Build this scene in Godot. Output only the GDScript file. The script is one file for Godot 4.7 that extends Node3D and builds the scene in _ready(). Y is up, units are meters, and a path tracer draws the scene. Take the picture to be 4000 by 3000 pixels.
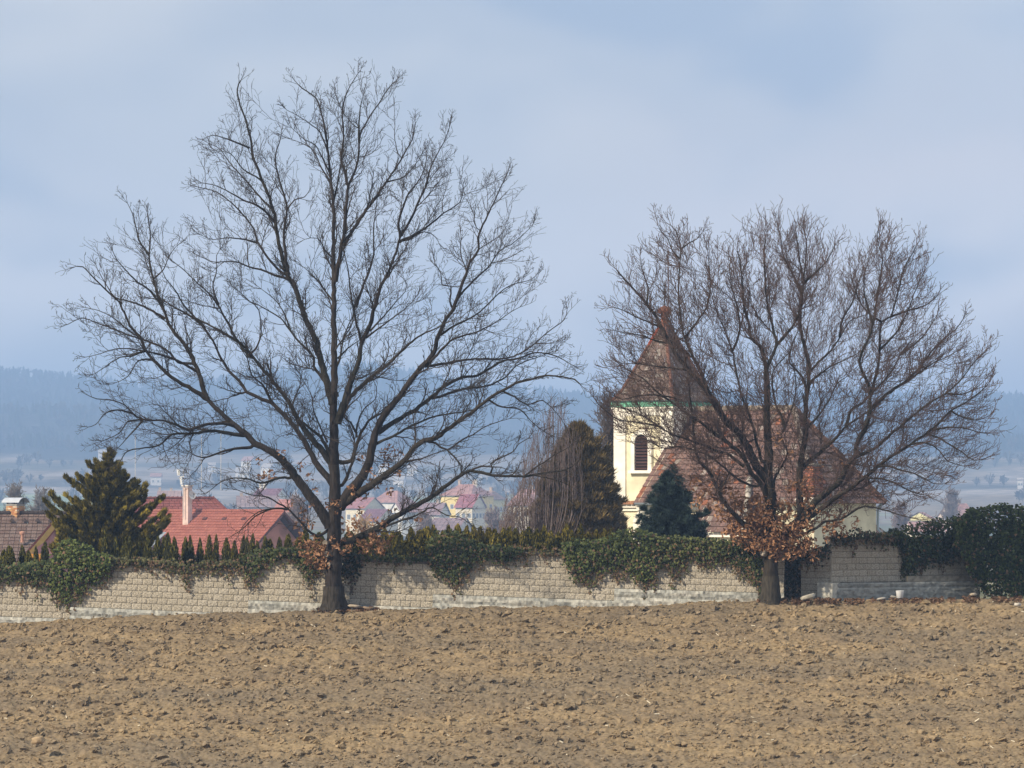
extends Node3D
# A ploughed slope under a block wall with ivy, two bare oaks, a village church and a hazy valley with hills.
# Pixel numbers below are rows and columns of the 4000 x 3000 photograph; at(x, y, depth) gives the point that far out.

const FOCAL := 17160.0
const HORIZON := 1950.0

var rng := RandomNumberGenerator.new()
var pitch := 0.0
var taken := {}
var M := {}
var noise_soil := FastNoiseLite.new()
var noise_clod := FastNoiseLite.new()
var noise_lump := FastNoiseLite.new()
var noise_land := FastNoiseLite.new()

# ---------------------------------------------------------------- mesh collector
class Shape:
	var v := PackedVector3Array()
	var n := PackedVector3Array()
	var c := PackedColorArray()
	var ix := PackedInt32Array()
	var col := Color(1, 1, 1)

	func tri(a: Vector3, b: Vector3, d: Vector3) -> void:
		var k := v.size()
		var nn := (d - a).cross(b - a).normalized()
		v.append(a); v.append(b); v.append(d)
		n.append(nn); n.append(nn); n.append(nn)
		c.append(col); c.append(col); c.append(col)
		ix.append(k); ix.append(k + 1); ix.append(k + 2)

	func quad(a: Vector3, b: Vector3, d: Vector3, e: Vector3) -> void:
		var k := v.size()
		var nn := (d - a).cross(b - a).normalized()
		if nn.length() < 0.5:
			nn = (e - a).cross(d - a).normalized()
		v.append(a); v.append(b); v.append(d); v.append(e)
		for i in 4:
			n.append(nn); c.append(col)
		ix.append(k); ix.append(k + 1); ix.append(k + 2)
		ix.append(k); ix.append(k + 2); ix.append(k + 3)

	func box(t: Transform3D, s: Vector3) -> void:
		var h := s * 0.5
		var p: Array[Vector3] = []
		for i in 8:
			p.append(t * Vector3(h.x if i & 1 else -h.x, h.y if i & 2 else -h.y, h.z if i & 4 else -h.z))
		quad(p[4], p[6], p[7], p[5])
		quad(p[1], p[3], p[2], p[0])
		quad(p[0], p[2], p[6], p[4])
		quad(p[5], p[7], p[3], p[1])
		quad(p[2], p[3], p[7], p[6])
		quad(p[0], p[4], p[5], p[1])

	func slab(lo: Vector3, hi: Vector3) -> void:
		box(Transform3D(Basis(), (lo + hi) * 0.5), hi - lo)

	func tube(p: PackedVector3Array, r: PackedFloat32Array, sides: int, close := false) -> void:
		var m := p.size()
		if m < 2:
			return
		var k := v.size()
		var side := Vector3.ZERO
		for i in m:
			var d := (p[mini(i + 1, m - 1)] - p[maxi(i - 1, 0)]).normalized()
			if i == 0:
				side = d.cross(Vector3.UP if absf(d.y) < 0.9 else Vector3.RIGHT).normalized()
			else:
				side = (side - d * side.dot(d)).normalized()
			var other := d.cross(side)
			for j in sides:
				var a := TAU * j / sides
				var o := side * cos(a) + other * sin(a)
				v.append(p[i] + o * r[i]); n.append(o); c.append(col)
		for i in m - 1:
			for j in sides:
				var q := k + i * sides + j
				var w := k + i * sides + (j + 1) % sides
				ix.append(q); ix.append(q + sides); ix.append(w)
				ix.append(w); ix.append(q + sides); ix.append(w + sides)
		if close:
			for e in 2:
				var first := k + (m - 1) * sides * e
				var q := v.size()
				var d: Vector3 = (p[m - 1] - p[m - 2]).normalized() if e else (p[0] - p[1]).normalized()
				for j in sides:
					v.append(v[first + j]); n.append(d); c.append(col)
				for j in sides - 2:
					if e:
						ix.append(q); ix.append(q + j + 2); ix.append(q + j + 1)
					else:
						ix.append(q); ix.append(q + j + 1); ix.append(q + j + 2)

	func lathe(at: Vector3, prof: PackedVector2Array, sides: int) -> void:
		var k := v.size()
		for i in prof.size():
			var t := prof[mini(i + 1, prof.size() - 1)] - prof[maxi(i - 1, 0)]
			for j in sides:
				var a := TAU * j / sides
				var o := Vector3(cos(a), 0, sin(a))
				v.append(at + o * prof[i].x + Vector3.UP * prof[i].y)
				n.append((o * t.y - Vector3.UP * t.x).normalized()); c.append(col)
		for i in prof.size() - 1:
			for j in sides:
				var q := k + i * sides + j
				var w := k + i * sides + (j + 1) % sides
				ix.append(q); ix.append(w); ix.append(q + sides)
				ix.append(w); ix.append(w + sides); ix.append(q + sides)

	# courses of tiles on a sloping face given by its bottom and top edges; each tile has its own lip
	func tiles(bl: Vector3, br: Vector3, tl: Vector3, tr: Vector3, tw: float, th: float, pick: Callable, lift := 0.045) -> void:
		var up := ((br - bl).cross(tl - bl))
		if up.length() < 0.001:
			up = (tr - br).cross(bl - br)
		up = up.normalized()
		var rows := maxi(1, roundi(((tl + tr) * 0.5 - (bl + br) * 0.5).length() / th))
		for i in rows:
			var v0 := float(i) / rows
			var v1 := minf(1.0, (i + 1.12) / rows)
			var l0 := bl.lerp(tl, v0); var r0 := br.lerp(tr, v0)
			var l1 := bl.lerp(tl, v1); var r1 := br.lerp(tr, v1)
			var across := maxi(1, roundi((l0.distance_to(r0) + l1.distance_to(r1)) * 0.5 / tw))
			for j in across:
				var a := float(j) / across
				var b := (j + 0.93) / across
				col = pick.call()
				var q := up * (lift * (0.85 + 0.3 * fposmod(sin(i * 12.9 + j * 78.2) * 43.7, 1.0)))
				var p0 := l0.lerp(r0, a) + q
				var p1 := l0.lerp(r0, b) + q
				quad(p0, l1.lerp(r1, a) + up * 0.008, l1.lerp(r1, b) + up * 0.008, p1)
				quad(l0.lerp(r0, a), p0, p1, l0.lerp(r0, b))

	func mesh(off := Vector3.ZERO) -> ArrayMesh:
		if off != Vector3.ZERO:
			for i in v.size():
				v[i] -= off
		var a := []
		a.resize(Mesh.ARRAY_MAX)
		a[Mesh.ARRAY_VERTEX] = v
		a[Mesh.ARRAY_NORMAL] = n
		a[Mesh.ARRAY_COLOR] = c
		a[Mesh.ARRAY_INDEX] = ix
		var m := ArrayMesh.new()
		m.add_surface_from_arrays(Mesh.PRIMITIVE_TRIANGLES, a)
		return m

# ---------------------------------------------------------------- small helpers
func at(px: float, py: float, depth: float) -> Vector3:
	var d := Basis(Vector3.RIGHT, pitch) * Vector3((px - 2000.0) / FOCAL, -(py - 1500.0) / FOCAL, -1.0)
	return d * (depth / -d.z)

func rnd(a: float, b: float) -> float:
	return rng.randf_range(a, b)

func rv() -> Vector3:
	return Vector3(rnd(-1, 1), rnd(-1, 1), rnd(-1, 1))

func numbered(s: String) -> String:
	var k: int = taken.get(s, 0)
	taken[s] = k + 1
	return s if k == 0 else "%s_%03d" % [s, k]

func tag(o: Node3D, label: String, category: String, group := "", kind := "") -> Node3D:
	o.set_meta("label", label)
	o.set_meta("category", category)
	if group:
		o.set_meta("group", group)
	if kind:
		o.set_meta("kind", kind)
	return o

func thing(called: String, label: String, category: String, where := Vector3.ZERO, group := "") -> Node3D:
	var o := Node3D.new()
	o.name = numbered(called)
	add_child(o)
	o.position = where
	tag(o, label, category, group)
	return o

# a mesh under a thing, authored in world places (off is taken away) or in the thing's own axes (off zero)
func part(called: String, s: Shape, m: Material, parent: Node3D, off := Vector3.ZERO, stuff := false) -> MeshInstance3D:
	var o := MeshInstance3D.new()
	o.name = called
	o.mesh = s.mesh(off)
	o.material_override = m
	parent.add_child(o, true)
	if stuff:
		o.set_meta("kind", "stuff")
	return o

func ground_piece(called: String, s: Shape, m: Material) -> MeshInstance3D:
	var o := part(called, s, m, self)
	o.set_meta("kind", "structure")
	o.set_meta("label", called.replace("_", " "))
	return o

func scatter(called: String, leaf: Mesh, m: Material, places: Array[Transform3D], tints: PackedColorArray, parent: Node3D) -> MultiMeshInstance3D:
	var mm := MultiMesh.new()
	mm.transform_format = MultiMesh.TRANSFORM_3D
	mm.use_colors = true
	mm.mesh = leaf
	mm.instance_count = places.size()
	for i in places.size():
		mm.set_instance_transform(i, places[i])
		mm.set_instance_color(i, tints[i])
	var o := MultiMeshInstance3D.new()
	o.name = called
	o.multimesh = mm
	o.material_override = m
	parent.add_child(o, true)
	o.set_meta("kind", "stuff")
	return o

func facing(nrm: Vector3, spin: float, size: Vector3, p: Vector3) -> Transform3D:
	var z := nrm.normalized()
	var x := Vector3.UP.cross(z)
	if x.length() < 0.05:
		x = Vector3.RIGHT
	x = x.normalized()
	var b := Basis(x, z.cross(x), z).rotated(z, spin)
	return Transform3D(b * Basis.from_scale(size), p)

# grain: a grey noise that multiplies the vertex colour
func surface(rough: float, freq: float, lo: float, hi: float, scale: float, seed_ := 1, octaves := 4, size := 256, bump := 0.0, squeeze := Vector3.ONE) -> StandardMaterial3D:
	var m := StandardMaterial3D.new()
	m.vertex_color_use_as_albedo = true
	m.roughness = rough
	m.metallic_specular = 0.3
	if scale > 0.0:
		var f := FastNoiseLite.new()
		f.noise_type = FastNoiseLite.TYPE_SIMPLEX_SMOOTH
		f.frequency = freq
		f.fractal_octaves = octaves
		f.seed = seed_
		var g := Gradient.new()
		g.offsets = PackedFloat32Array([0.2, 0.8])
		g.colors = PackedColorArray([Color(lo, lo, lo), Color(hi, hi, hi)])
		var t := NoiseTexture2D.new()
		t.width = size; t.height = size
		t.seamless = true
		t.noise = f
		t.color_ramp = g
		m.albedo_texture = t
		m.uv1_triplanar = true
		m.uv1_world_triplanar = true
		m.uv1_scale = squeeze * scale
		if bump > 0.0:
			var b := NoiseTexture2D.new()
			b.width = size; b.height = size
			b.seamless = true
			b.as_normal_map = true
			b.bump_strength = bump
			b.noise = f
			m.normal_enabled = true
			m.normal_texture = b
	return m

func lin(r: int, g: int, b: int) -> Color:
	return Color(r / 255.0, g / 255.0, b / 255.0).srgb_to_linear()

func along(keys: Array, x: float) -> float:
	# keys: Vector2(x, value) in order of x
	if x <= keys[0].x:
		return keys[0].y
	for i in range(1, keys.size()):
		if x <= keys[i].x:
			var t: float = (x - keys[i - 1].x) / (keys[i].x - keys[i - 1].x)
			return lerpf(keys[i - 1].y, keys[i].y, t)
	return keys[-1].y

func parse(s: String) -> PackedVector2Array:
	var out := PackedVector2Array()
	for w in s.split(" ", false):
		var q := w.split(",")
		out.append(Vector2(float(q[0]), float(q[1])))
	return out

func smooth_line(p: PackedVector3Array, step: float) -> PackedVector3Array:
	var cv := Curve3D.new()
	for i in p.size():
		var t := (p[mini(i + 1, p.size() - 1)] - p[maxi(i - 1, 0)]) / 6.0
		cv.add_point(p[i], -t, t)
	cv.bake_interval = step
	return cv.get_baked_points()

# ---------------------------------------------------------------- the scene
func _ready() -> void:
	rng.seed = 7041
	pitch = atan((HORIZON - 1500.0) / FOCAL)

	var cam := Camera3D.new()
	cam.name = "camera"
	cam.fov = rad_to_deg(2.0 * atan(1500.0 / FOCAL))
	cam.near = 1.0
	cam.far = 12000.0
	cam.rotation.x = pitch
	add_child(cam)
	cam.current = true

	var env := Environment.new()
	env.background_mode = Environment.BG_SKY
	env.sky = Sky.new()
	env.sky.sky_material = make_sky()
	env.background_energy_multiplier = 0.9
	env.tonemap_mode = Environment.TONE_MAPPER_LINEAR
	env.tonemap_exposure = 1.5
	env.sdfgi_enabled = true
	env.ssao_enabled = true
	env.ssil_enabled = true
	env.fog_enabled = true
	env.fog_density = 0.00038
	env.fog_light_color = Color(0.67, 0.81, 1.0)
	var we := WorldEnvironment.new()
	we.name = "environment"
	we.environment = env
	add_child(we)

	var sun := DirectionalLight3D.new()
	sun.name = "sun"
	sun.light_energy = 1.4
	sun.light_color = Color(1.0, 0.94, 0.84)
	sun.light_angular_distance = 2.0
	sun.shadow_enabled = true
	add_child(sun)
	var az := deg_to_rad(53.0)
	var el := deg_to_rad(35.0)
	sun.look_at_from_position(Vector3(-sin(az) * cos(el), sin(el), cos(az) * cos(el)), Vector3.ZERO)

	make_materials()
	make_land()
	make_field()
	make_forest()
	make_far_houses()
	make_village()
	make_near_houses()
	make_church()
	make_yard_trees()
	make_wall()
	make_hedge()
	make_left_oak()
	make_right_oak()
	make_ivy()
	make_litter()

func make_sky() -> PanoramaSkyMaterial:
	var w := 2048
	var h := 1024
	var f := FastNoiseLite.new()
	f.seed = 11
	f.noise_type = FastNoiseLite.TYPE_SIMPLEX_SMOOTH
	f.frequency = 8.5
	f.fractal_octaves = 6
	f.fractal_gain = 0.5
	var f2 := FastNoiseLite.new()
	f2.seed = 5
	f2.frequency = 3.0
	f2.fractal_octaves = 2
	var img := Image.create_empty(w, h, false, Image.FORMAT_RGBF)
	var top := Vector3(0.315, 0.378, 0.475)
	var mid := Vector3(0.395, 0.437, 0.500)
	var low := Vector3(0.84, 0.785, 0.75)
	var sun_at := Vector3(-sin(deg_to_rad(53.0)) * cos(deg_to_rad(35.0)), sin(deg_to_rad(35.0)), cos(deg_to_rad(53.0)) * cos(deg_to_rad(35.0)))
	for y in h:
		var e := (0.5 - (y + 0.5) / h) * PI
		var se := sin(e)
		var ce := cos(e)
		var deg := rad_to_deg(e)
		for x in w:
			var c := low
			if deg > -3.0:
				var a := ((x + 0.5) / w - 0.5) * TAU
				var dx := sin(a) * ce
				var dz := -cos(a) * ce
				# layers of thin cloud, stretched level
				var q := f.get_noise_3d(dx, se * 2.2, dz)
				var q2 := f2.get_noise_3d(dx, se * 2.0, dz)
				var base := low.lerp(mid, smoothstep(1.0, 5.5, deg)).lerp(mid.lerp(top, 0.55), smoothstep(4.0, 9.0, deg)).lerp(top, smoothstep(9.0, 60.0, deg))
				var veil := clampf(0.5 + q * 0.9 + q2 * 0.5, 0.0, 1.0)
				var cl := Vector3(0.50, 0.52, 0.55).lerp(Vector3(0.29, 0.36, 0.47), smoothstep(0.55, 0.0, veil))
				c = base.lerp(cl, clampf(absf(veil - 0.45) * 2.2, 0.0, 0.9))
				# the lower sky on one side carries a faint rosy haze
				c += Vector3(0.085, 0.025, 0.0) * smoothstep(0.03, -0.08, dx) * smoothstep(7.0, 3.0, deg) * clampf(0.6 + q, 0.0, 1.0)
				# broad glow round the veiled sun, added out of view to soften shadows
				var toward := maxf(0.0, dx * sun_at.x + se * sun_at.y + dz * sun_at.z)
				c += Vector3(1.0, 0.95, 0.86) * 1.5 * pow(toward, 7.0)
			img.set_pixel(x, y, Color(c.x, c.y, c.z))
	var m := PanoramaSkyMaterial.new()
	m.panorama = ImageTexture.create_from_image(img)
	return m

func make_materials() -> void:
	M.plain = surface(0.85, 0.02, 0.86, 1.0, 0.4, 3)
	M.plaster = surface(0.92, 0.012, 0.86, 1.02, 0.35, 4, 5)
	M.bark = surface(0.95, 0.035, 0.62, 1.15, 1.4, 9, 4, 256, 3.0, Vector3(1, 0.22, 1))
	M.twig = surface(0.9, 0.02, 1, 1, 0.0)
	M.tile = surface(0.85, 0.03, 0.72, 1.08, 1.3, 12, 4)
	M.block = surface(0.95, 0.045, 0.76, 1.10, 1.7, 15, 5, 256, 5.0)
	M.concrete = surface(0.93, 0.025, 0.74, 1.08, 0.7, 21, 5, 256, 4.0)
	M.soil = surface(1.0, 0.02, 0.74, 1.10, 0.6, 31, 5, 512)
	M.soil.metallic_specular = 0.1
	M.land = surface(1.0, 0.02, 0.75, 1.1, 0.01, 33, 4)
	M.land.metallic_specular = 0.0
	M.needle_dark = surface(0.8, 0.02, 1, 1, 0.0)
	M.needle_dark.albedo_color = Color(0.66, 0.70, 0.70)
	M.leaf = surface(0.72, 0.02, 1, 1, 0.0)
	M.leaf.metallic_specular = 0.2
	M.leaf.backlight_enabled = true
	M.leaf.backlight = Color(0.25, 0.25, 0.25)
	M.dead = surface(0.8, 0.02, 1, 1, 0.0)
	M.dead.backlight_enabled = true
	M.dead.backlight = Color(0.4, 0.4, 0.4)
	M.needle = surface(0.8, 0.02, 1, 1, 0.0)
	M.metal = surface(0.4, 0.02, 0.9, 1, 0.5, 40)
	M.glass = surface(0.15, 0.02, 1, 1, 0.0)
	M.copper = surface(0.7, 0.02, 0.7, 1.05, 0.8, 43)

# ---------------------------------------------------------------- land
func ridge_y(x: float, d: float) -> float:
	var px := x / d * FOCAL + 2000.0
	var py := along([Vector2(-1500, 1520), Vector2(-300, 1455), Vector2(150, 1475), Vector2(500, 1520), Vector2(800, 1505), Vector2(1400, 1450), Vector2(1650, 1480), Vector2(1800, 1525), Vector2(2300, 1560), Vector2(3000, 1560), Vector2(4000, 1572), Vector2(5500, 1600)], px)
	return (HORIZON - py) / FOCAL * 4600.0

func land_y(x: float, d: float) -> float:
	var y := along([Vector2(131, -3.35), Vector2(160, -4.0), Vector2(200, -5.0), Vector2(260, -6.3), Vector2(360, -8.0), Vector2(600, -10.5), Vector2(1000, -12.5), Vector2(1400, -12.5), Vector2(1800, -8.5), Vector2(2200, 0.0), Vector2(2600, 12.0), Vector2(3000, 27.0), Vector2(3300, 40.0)], d)
	if d > 3300.0:
		var px := x / d * FOCAL + 2000.0
		var front := lerpf(66.0, 44.0, smoothstep(300.0, 1300.0, px))
		y = lerpf(40.0, front, smoothstep(3300.0, 3550.0, d))
		y = lerpf(y, ridge_y(x, d), smoothstep(3800.0, 4600.0, d))
		y = lerpf(y, y * 0.8, smoothstep(4700.0, 6500.0, d))
	return y + noise_land.get_noise_2d(x * 0.6, d * 0.6) * clampf((d - 600.0) / 400.0, 0.0, 5.0)

func land_color(x: float, d: float) -> Color:
	var q := noise_land.get_noise_2d(x * 1.3 + 500.0, d * 1.1)
	var q2 := noise_land.get_noise_2d(x * 5.0, d * 2.0)
	var grass := Color(0.13, 0.15, 0.06)
	var tan_ := Color(0.24, 0.19, 0.13)
	var pale := Color(0.36, 0.31, 0.27)
	var c := grass.lerp(tan_, clampf(0.5 + q2, 0, 1))
	if d > 1700.0:
		var green := Color(0.27, 0.34, 0.18)
		if d < 2260.0 + q * 60.0:
			c = green.lerp(tan_, smoothstep(-0.1, 0.25, q + (0.35 if x > -150.0 else -0.3)))
		elif d < 2420.0 + q * 40.0:
			c = pale
		elif d < 2500.0:
			c = Color(0.11, 0.10, 0.08)
		elif d < 2760.0 + q * 60.0:
			c = pale.lerp(tan_, clampf(0.5 + q2 * 1.5, 0, 1))
		elif d < 2900.0 + q * 50.0:
			c = Color(0.14, 0.13, 0.10)
		elif d < 3080.0 + q * 60.0:
			c = pale.lerp(tan_, clampf(0.4 + q * 2.0, 0, 1))
		else:
			c = Color(0.055, 0.055, 0.05)
	return c

func make_land() -> void:
	noise_land.seed = 77
	noise_land.frequency = 0.004
	noise_land.fractal_octaves = 3
	var s := Shape.new()
	var rows := 170
	var cols := 120
	for i in rows:
		var d := 130.4 * pow(6800.0 / 130.4, float(i) / (rows - 1))
		var half := 45.0 + d * 0.23
		for j in cols + 1:
			var x := (float(j) / cols * 2.0 - 1.0) * half
			s.v.append(Vector3(x, land_y(x, maxf(d, 131.0)), -d))
			s.c.append(land_color(x, d))
			s.n.append(Vector3.UP)
	grid_faces(s, rows, cols + 1)
	ground_piece("valley_ground", s, M.land)

func grid_faces(s: Shape, rows: int, cols: int) -> void:
	for i in rows:
		for j in cols:
			var a := s.v[maxi(i - 1, 0) * cols + j]
			var b := s.v[mini(i + 1, rows - 1) * cols + j]
			var l := s.v[i * cols + maxi(j - 1, 0)]
			var r := s.v[i * cols + mini(j + 1, cols - 1)]
			var nn := (r - l).cross(b - a).normalized()
			s.n[i * cols + j] = nn if nn.y > 0.0 else -nn
	for i in rows - 1:
		for j in cols - 1:
			var q := i * cols + j
			s.ix.append(q); s.ix.append(q + cols); s.ix.append(q + 1)
			s.ix.append(q + 1); s.ix.append(q + cols); s.ix.append(q + cols + 1)

# the top edge of the field along the foot of the wall
func crest_y(x: float) -> float:
	var px := x / 129.4 * FOCAL + 2000.0
	var py := along([Vector2(-1500, 2480), Vector2(-300, 2450), Vector2(0, 2441), Vector2(275, 2426), Vector2(830, 2400), Vector2(1250, 2388), Vector2(1700, 2382), Vector2(2400, 2370), Vector2(2900, 2352), Vector2(3300, 2352), Vector2(4000, 2345), Vector2(5500, 2330)], px)
	return (HORIZON - py) / FOCAL * 129.4

func field_y(x: float, d: float) -> float:
	var top := crest_y(x)
	if d >= 129.4:
		return top + (d - 129.4) * 0.02
	var t := (129.4 - d) / 21.5
	var mean := -3.25
	if t <= 1.0:
		return lerpf(top, mean + (top - mean) * 0.6, t) - 3.42 * (0.86 * t + 0.14 * t * t)
	var foot := mean + (top - mean) * 0.6 - 3.42
	if d > 88.0:
		var u := (107.9 - d) / 19.9
		return foot - 3.4 * (u - 0.5 * u * u)
	var low := foot - 1.7
	return lerpf(low, -1.7 - 0.02 * d, smoothstep(88.0, 30.0, d)) - maxf(0.0, -d) * 0.01

func clods(x: float, d: float) -> float:
	# ridged lumps turned up by the plough, with hollows between, along shallow furrows
	var wx := x + noise_lump.get_noise_2d(x * 1.3, d * 1.3) * 0.35
	var wd := d + noise_lump.get_noise_2d(x * 1.3 + 90.0, d * 1.3) * 0.35
	var a := noise_clod.get_noise_2d(wx * 0.82, wd * 1.0)
	var b := noise_clod.get_noise_2d(wx * 2.1 + 31.0, wd * 2.3 + 7.0)
	var e := noise_clod.get_noise_2d(wx * 4.6 + 11.0, wd * 4.9 + 3.0)
	var big := noise_lump.get_noise_2d(x * 0.55 + 40.0, d * 0.8)
	var gain := 0.55 + 0.9 * smoothstep(-0.35, 0.45, big)
	var pit := maxf(0.0, noise_lump.get_noise_2d(x * 2.2 + 15.0, d * 2.6) - 0.12)
	return gain * (-0.10 * (a + 0.55) - 0.08 * (b + 0.55) - 0.03 * (e + 0.55)) + 0.05 * big - 0.10 * pit + 0.02 * sin((d + x * 0.12) * 5.2)

func soil_color(x: float, d: float) -> Color:
	var q := noise_soil.get_noise_2d(x * 0.5, d * 0.8)
	var q2 := noise_soil.get_noise_2d(x * 6.0, d * 6.0)
	var q3 := noise_soil.get_noise_2d(x * 0.16 + 60.0, d * 0.35 + 20.0)
	var c := Color(0.196, 0.150, 0.099).lerp(Color(0.270, 0.202, 0.122), clampf(0.5 + q * 1.1, 0, 1))
	c = c.lerp(Color(0.185, 0.148, 0.104), clampf(0.15 + q3 * 1.5, 0, 0.75))
	return c * (1.0 + q2 * 0.16)

func make_field() -> void:
	noise_clod.seed = 19
	noise_clod.noise_type = FastNoiseLite.TYPE_CELLULAR
	noise_clod.cellular_return_type = FastNoiseLite.RETURN_DISTANCE
	noise_clod.cellular_jitter = 1.0
	noise_clod.frequency = 2.2
	noise_clod.fractal_type = FastNoiseLite.FRACTAL_NONE
	noise_lump.seed = 23
	noise_lump.frequency = 0.8
	noise_lump.fractal_octaves = 3
	noise_soil.seed = 29
	noise_soil.frequency = 0.5
	noise_soil.fractal_octaves = 4
	var s := Shape.new()
	var cols := 520
	var rows := 400
	for i in rows:
		var d := 105.95 + 24.6 * float(i) / (rows - 1)
		for j in cols:
			var x := -19.0 + 38.0 * float(j) / (cols - 1)
			var fade := smoothstep(130.5, 129.2, d)
			s.v.append(Vector3(x, field_y(x, d) + clods(x, d) * (0.35 + 0.65 * fade), -d))
			s.n.append(Vector3.UP)
			s.c.append(soil_color(x, d))
	grid_faces(s, rows, cols)
	var o := ground_piece("ploughed_field", s, M.soil)
	o.set_meta("label", "ploughed brown field of clods below the wall")
	# the rest of the field round the part in view, down to the camera's feet and past it
	var g := Shape.new()
	var xs: Array[float] = [-400.0, -200.0, -90.0, -45.0, -30.0, -19.1, -10.0, 0.0, 10.0, 19.1, 30.0, 45.0, 90.0, 200.0, 400.0]
	var ds: Array[float] = [-200.0, -80.0, -20.0, 8.0, 20.0, 35.0, 50.0, 65.0, 80.0, 92.0, 100.0, 106.2, 112.0, 117.0, 122.0, 127.0, 130.5]
	for d in ds:
		for x in xs:
			var low := 0.32 if d > 106.0 and absf(x) < 19.05 else 0.06
			g.v.append(Vector3(x, field_y(clampf(x, -60, 60), d) - low, -d))
			g.n.append(Vector3.UP)
			g.c.append(Color(0.22, 0.155, 0.083))
	grid_faces(g, ds.size(), xs.size())
	ground_piece("field_apron", g, M.soil)
	# loose clods lying on it: angular, flattish, half sunk
	rng.seed = 17
	for kind in 5:
		var c := Shape.new()
		c.lathe(Vector3.ZERO, PackedVector2Array([Vector2(0.02, -0.5), Vector2(0.38, -0.42), Vector2(0.5, -0.05), Vector2(0.42, 0.28), Vector2(0.22, 0.44), Vector2(0.0, 0.46)]), 7)
		var seen := {}
		for i in c.v.size():
			var key := c.v[i].snapped(Vector3.ONE * 0.001)
			if not seen.has(key):
				seen[key] = Vector3(rnd(-0.16, 0.16), rnd(-0.16, 0.16), rnd(-0.16, 0.16))
			c.v[i] += seen[key]
		var flat := Shape.new()
		for i in range(0, c.ix.size(), 3):
			flat.tri(c.v[c.ix[i]], c.v[c.ix[i + 1]], c.v[c.ix[i + 2]])
		var where: Array[Transform3D] = []
		var tone := PackedColorArray()
		for i in 5000:
			var x := rnd(-18.5, 18.5)
			var d := rnd(106.2, 129.9)
			var w := 0.055 + 0.24 * pow(rng.randf(), 3.4)
			if noise_lump.get_noise_2d(x * 0.7 + 9.0, d * 0.9) < -0.15 and w > 0.14:
				w *= 0.5
			if d > 128.8:
				w *= 0.6
			var b := Basis.from_euler(Vector3(rnd(-0.45, 0.45), rnd(0, TAU), rnd(-0.45, 0.45))) * Basis.from_scale(Vector3(w, w * rnd(0.35, 0.65), w * rnd(0.55, 0.9)))
			where.append(Transform3D(b, Vector3(x, field_y(x, d) + clods(x, d) + w * 0.10, -d)))
			tone.append(soil_color(x, d) * rnd(0.98, 1.26))
		tag(scatter("soil_clods", flat.mesh(), M.soil, where, tone, self), "loose clods of brown soil lying over the ploughed field", "soil", "clods on the field", "stuff")
	# pale bits of straw and maize stalk lying on the clods
	var st := Shape.new()
	st.slab(Vector3(-0.5, -0.5, -0.5), Vector3(0.5, 0.5, 0.5))
	var pl: Array[Transform3D] = []
	var tn := PackedColorArray()
	for k in 240:
		var x := rnd(-17, 17)
		var d := rnd(108, 129)
		var b := Basis.from_euler(Vector3(rnd(-0.5, 0.9), rnd(0, TAU), rnd(-0.9, 0.9))) * Basis.from_scale(Vector3(0.018, rnd(0.014, 0.03), rnd(0.05, 0.16)))
		pl.append(Transform3D(b, Vector3(x, field_y(x, d) + clods(x, d) + 0.025, -d)))
		tn.append(Color(0.62, 0.55, 0.42) * rnd(0.6, 1.2))
	var straw := scatter("straw_bits", st.mesh(), M.plain, pl, tn, self)
	tag(straw, "pale bits of straw strewn over the ploughed soil", "straw", "", "stuff")

# ---------------------------------------------------------------- far woods
func far_tree_mesh(kind: int, r: RandomNumberGenerator) -> ArrayMesh:
	var s := Shape.new()
	if kind == 0:   # spruce: stacked skirts
		for k in 4:
			var y0 := 0.12 + k * 0.21
			var w := 0.20 * (1.0 - k * 0.2)
			var tip := Vector3(r.randf_range(-0.01, 0.01), minf(1.0, y0 + 0.36), 0)
			for j in 7:
				var a := TAU * j / 7.0
				var b := TAU * (j + 1) / 7.0
				s.tri(Vector3(cos(b) * w, y0, sin(b) * w), tip, Vector3(cos(a) * w * 0.8, y0 + 0.03, sin(a) * w * 0.8))
	else:           # leafless crown: a ragged ball of sprays on a stem
		for k in 46:
			var d := Vector3(r.randf_range(-1, 1), r.randf_range(-0.5, 1), r.randf_range(-1, 1)).normalized()
			var c := Vector3(0, 0.6, 0) + d * Vector3(0.30, 0.36, 0.30) * r.randf_range(0.5, 1.0)
			var q := d.cross(Vector3(r.randf(), r.randf(), 0.3)).normalized() * 0.07
			s.tri(c - q, c + d * 0.14 + Vector3.UP * 0.03, c + q)
			s.tri(Vector3(0, 0.2, 0), c + q * 0.3, c - q * 0.3)
	s.slab(Vector3(-0.015, 0, -0.015), Vector3(0.015, 0.3, 0.015))
	return s.mesh()

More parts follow.
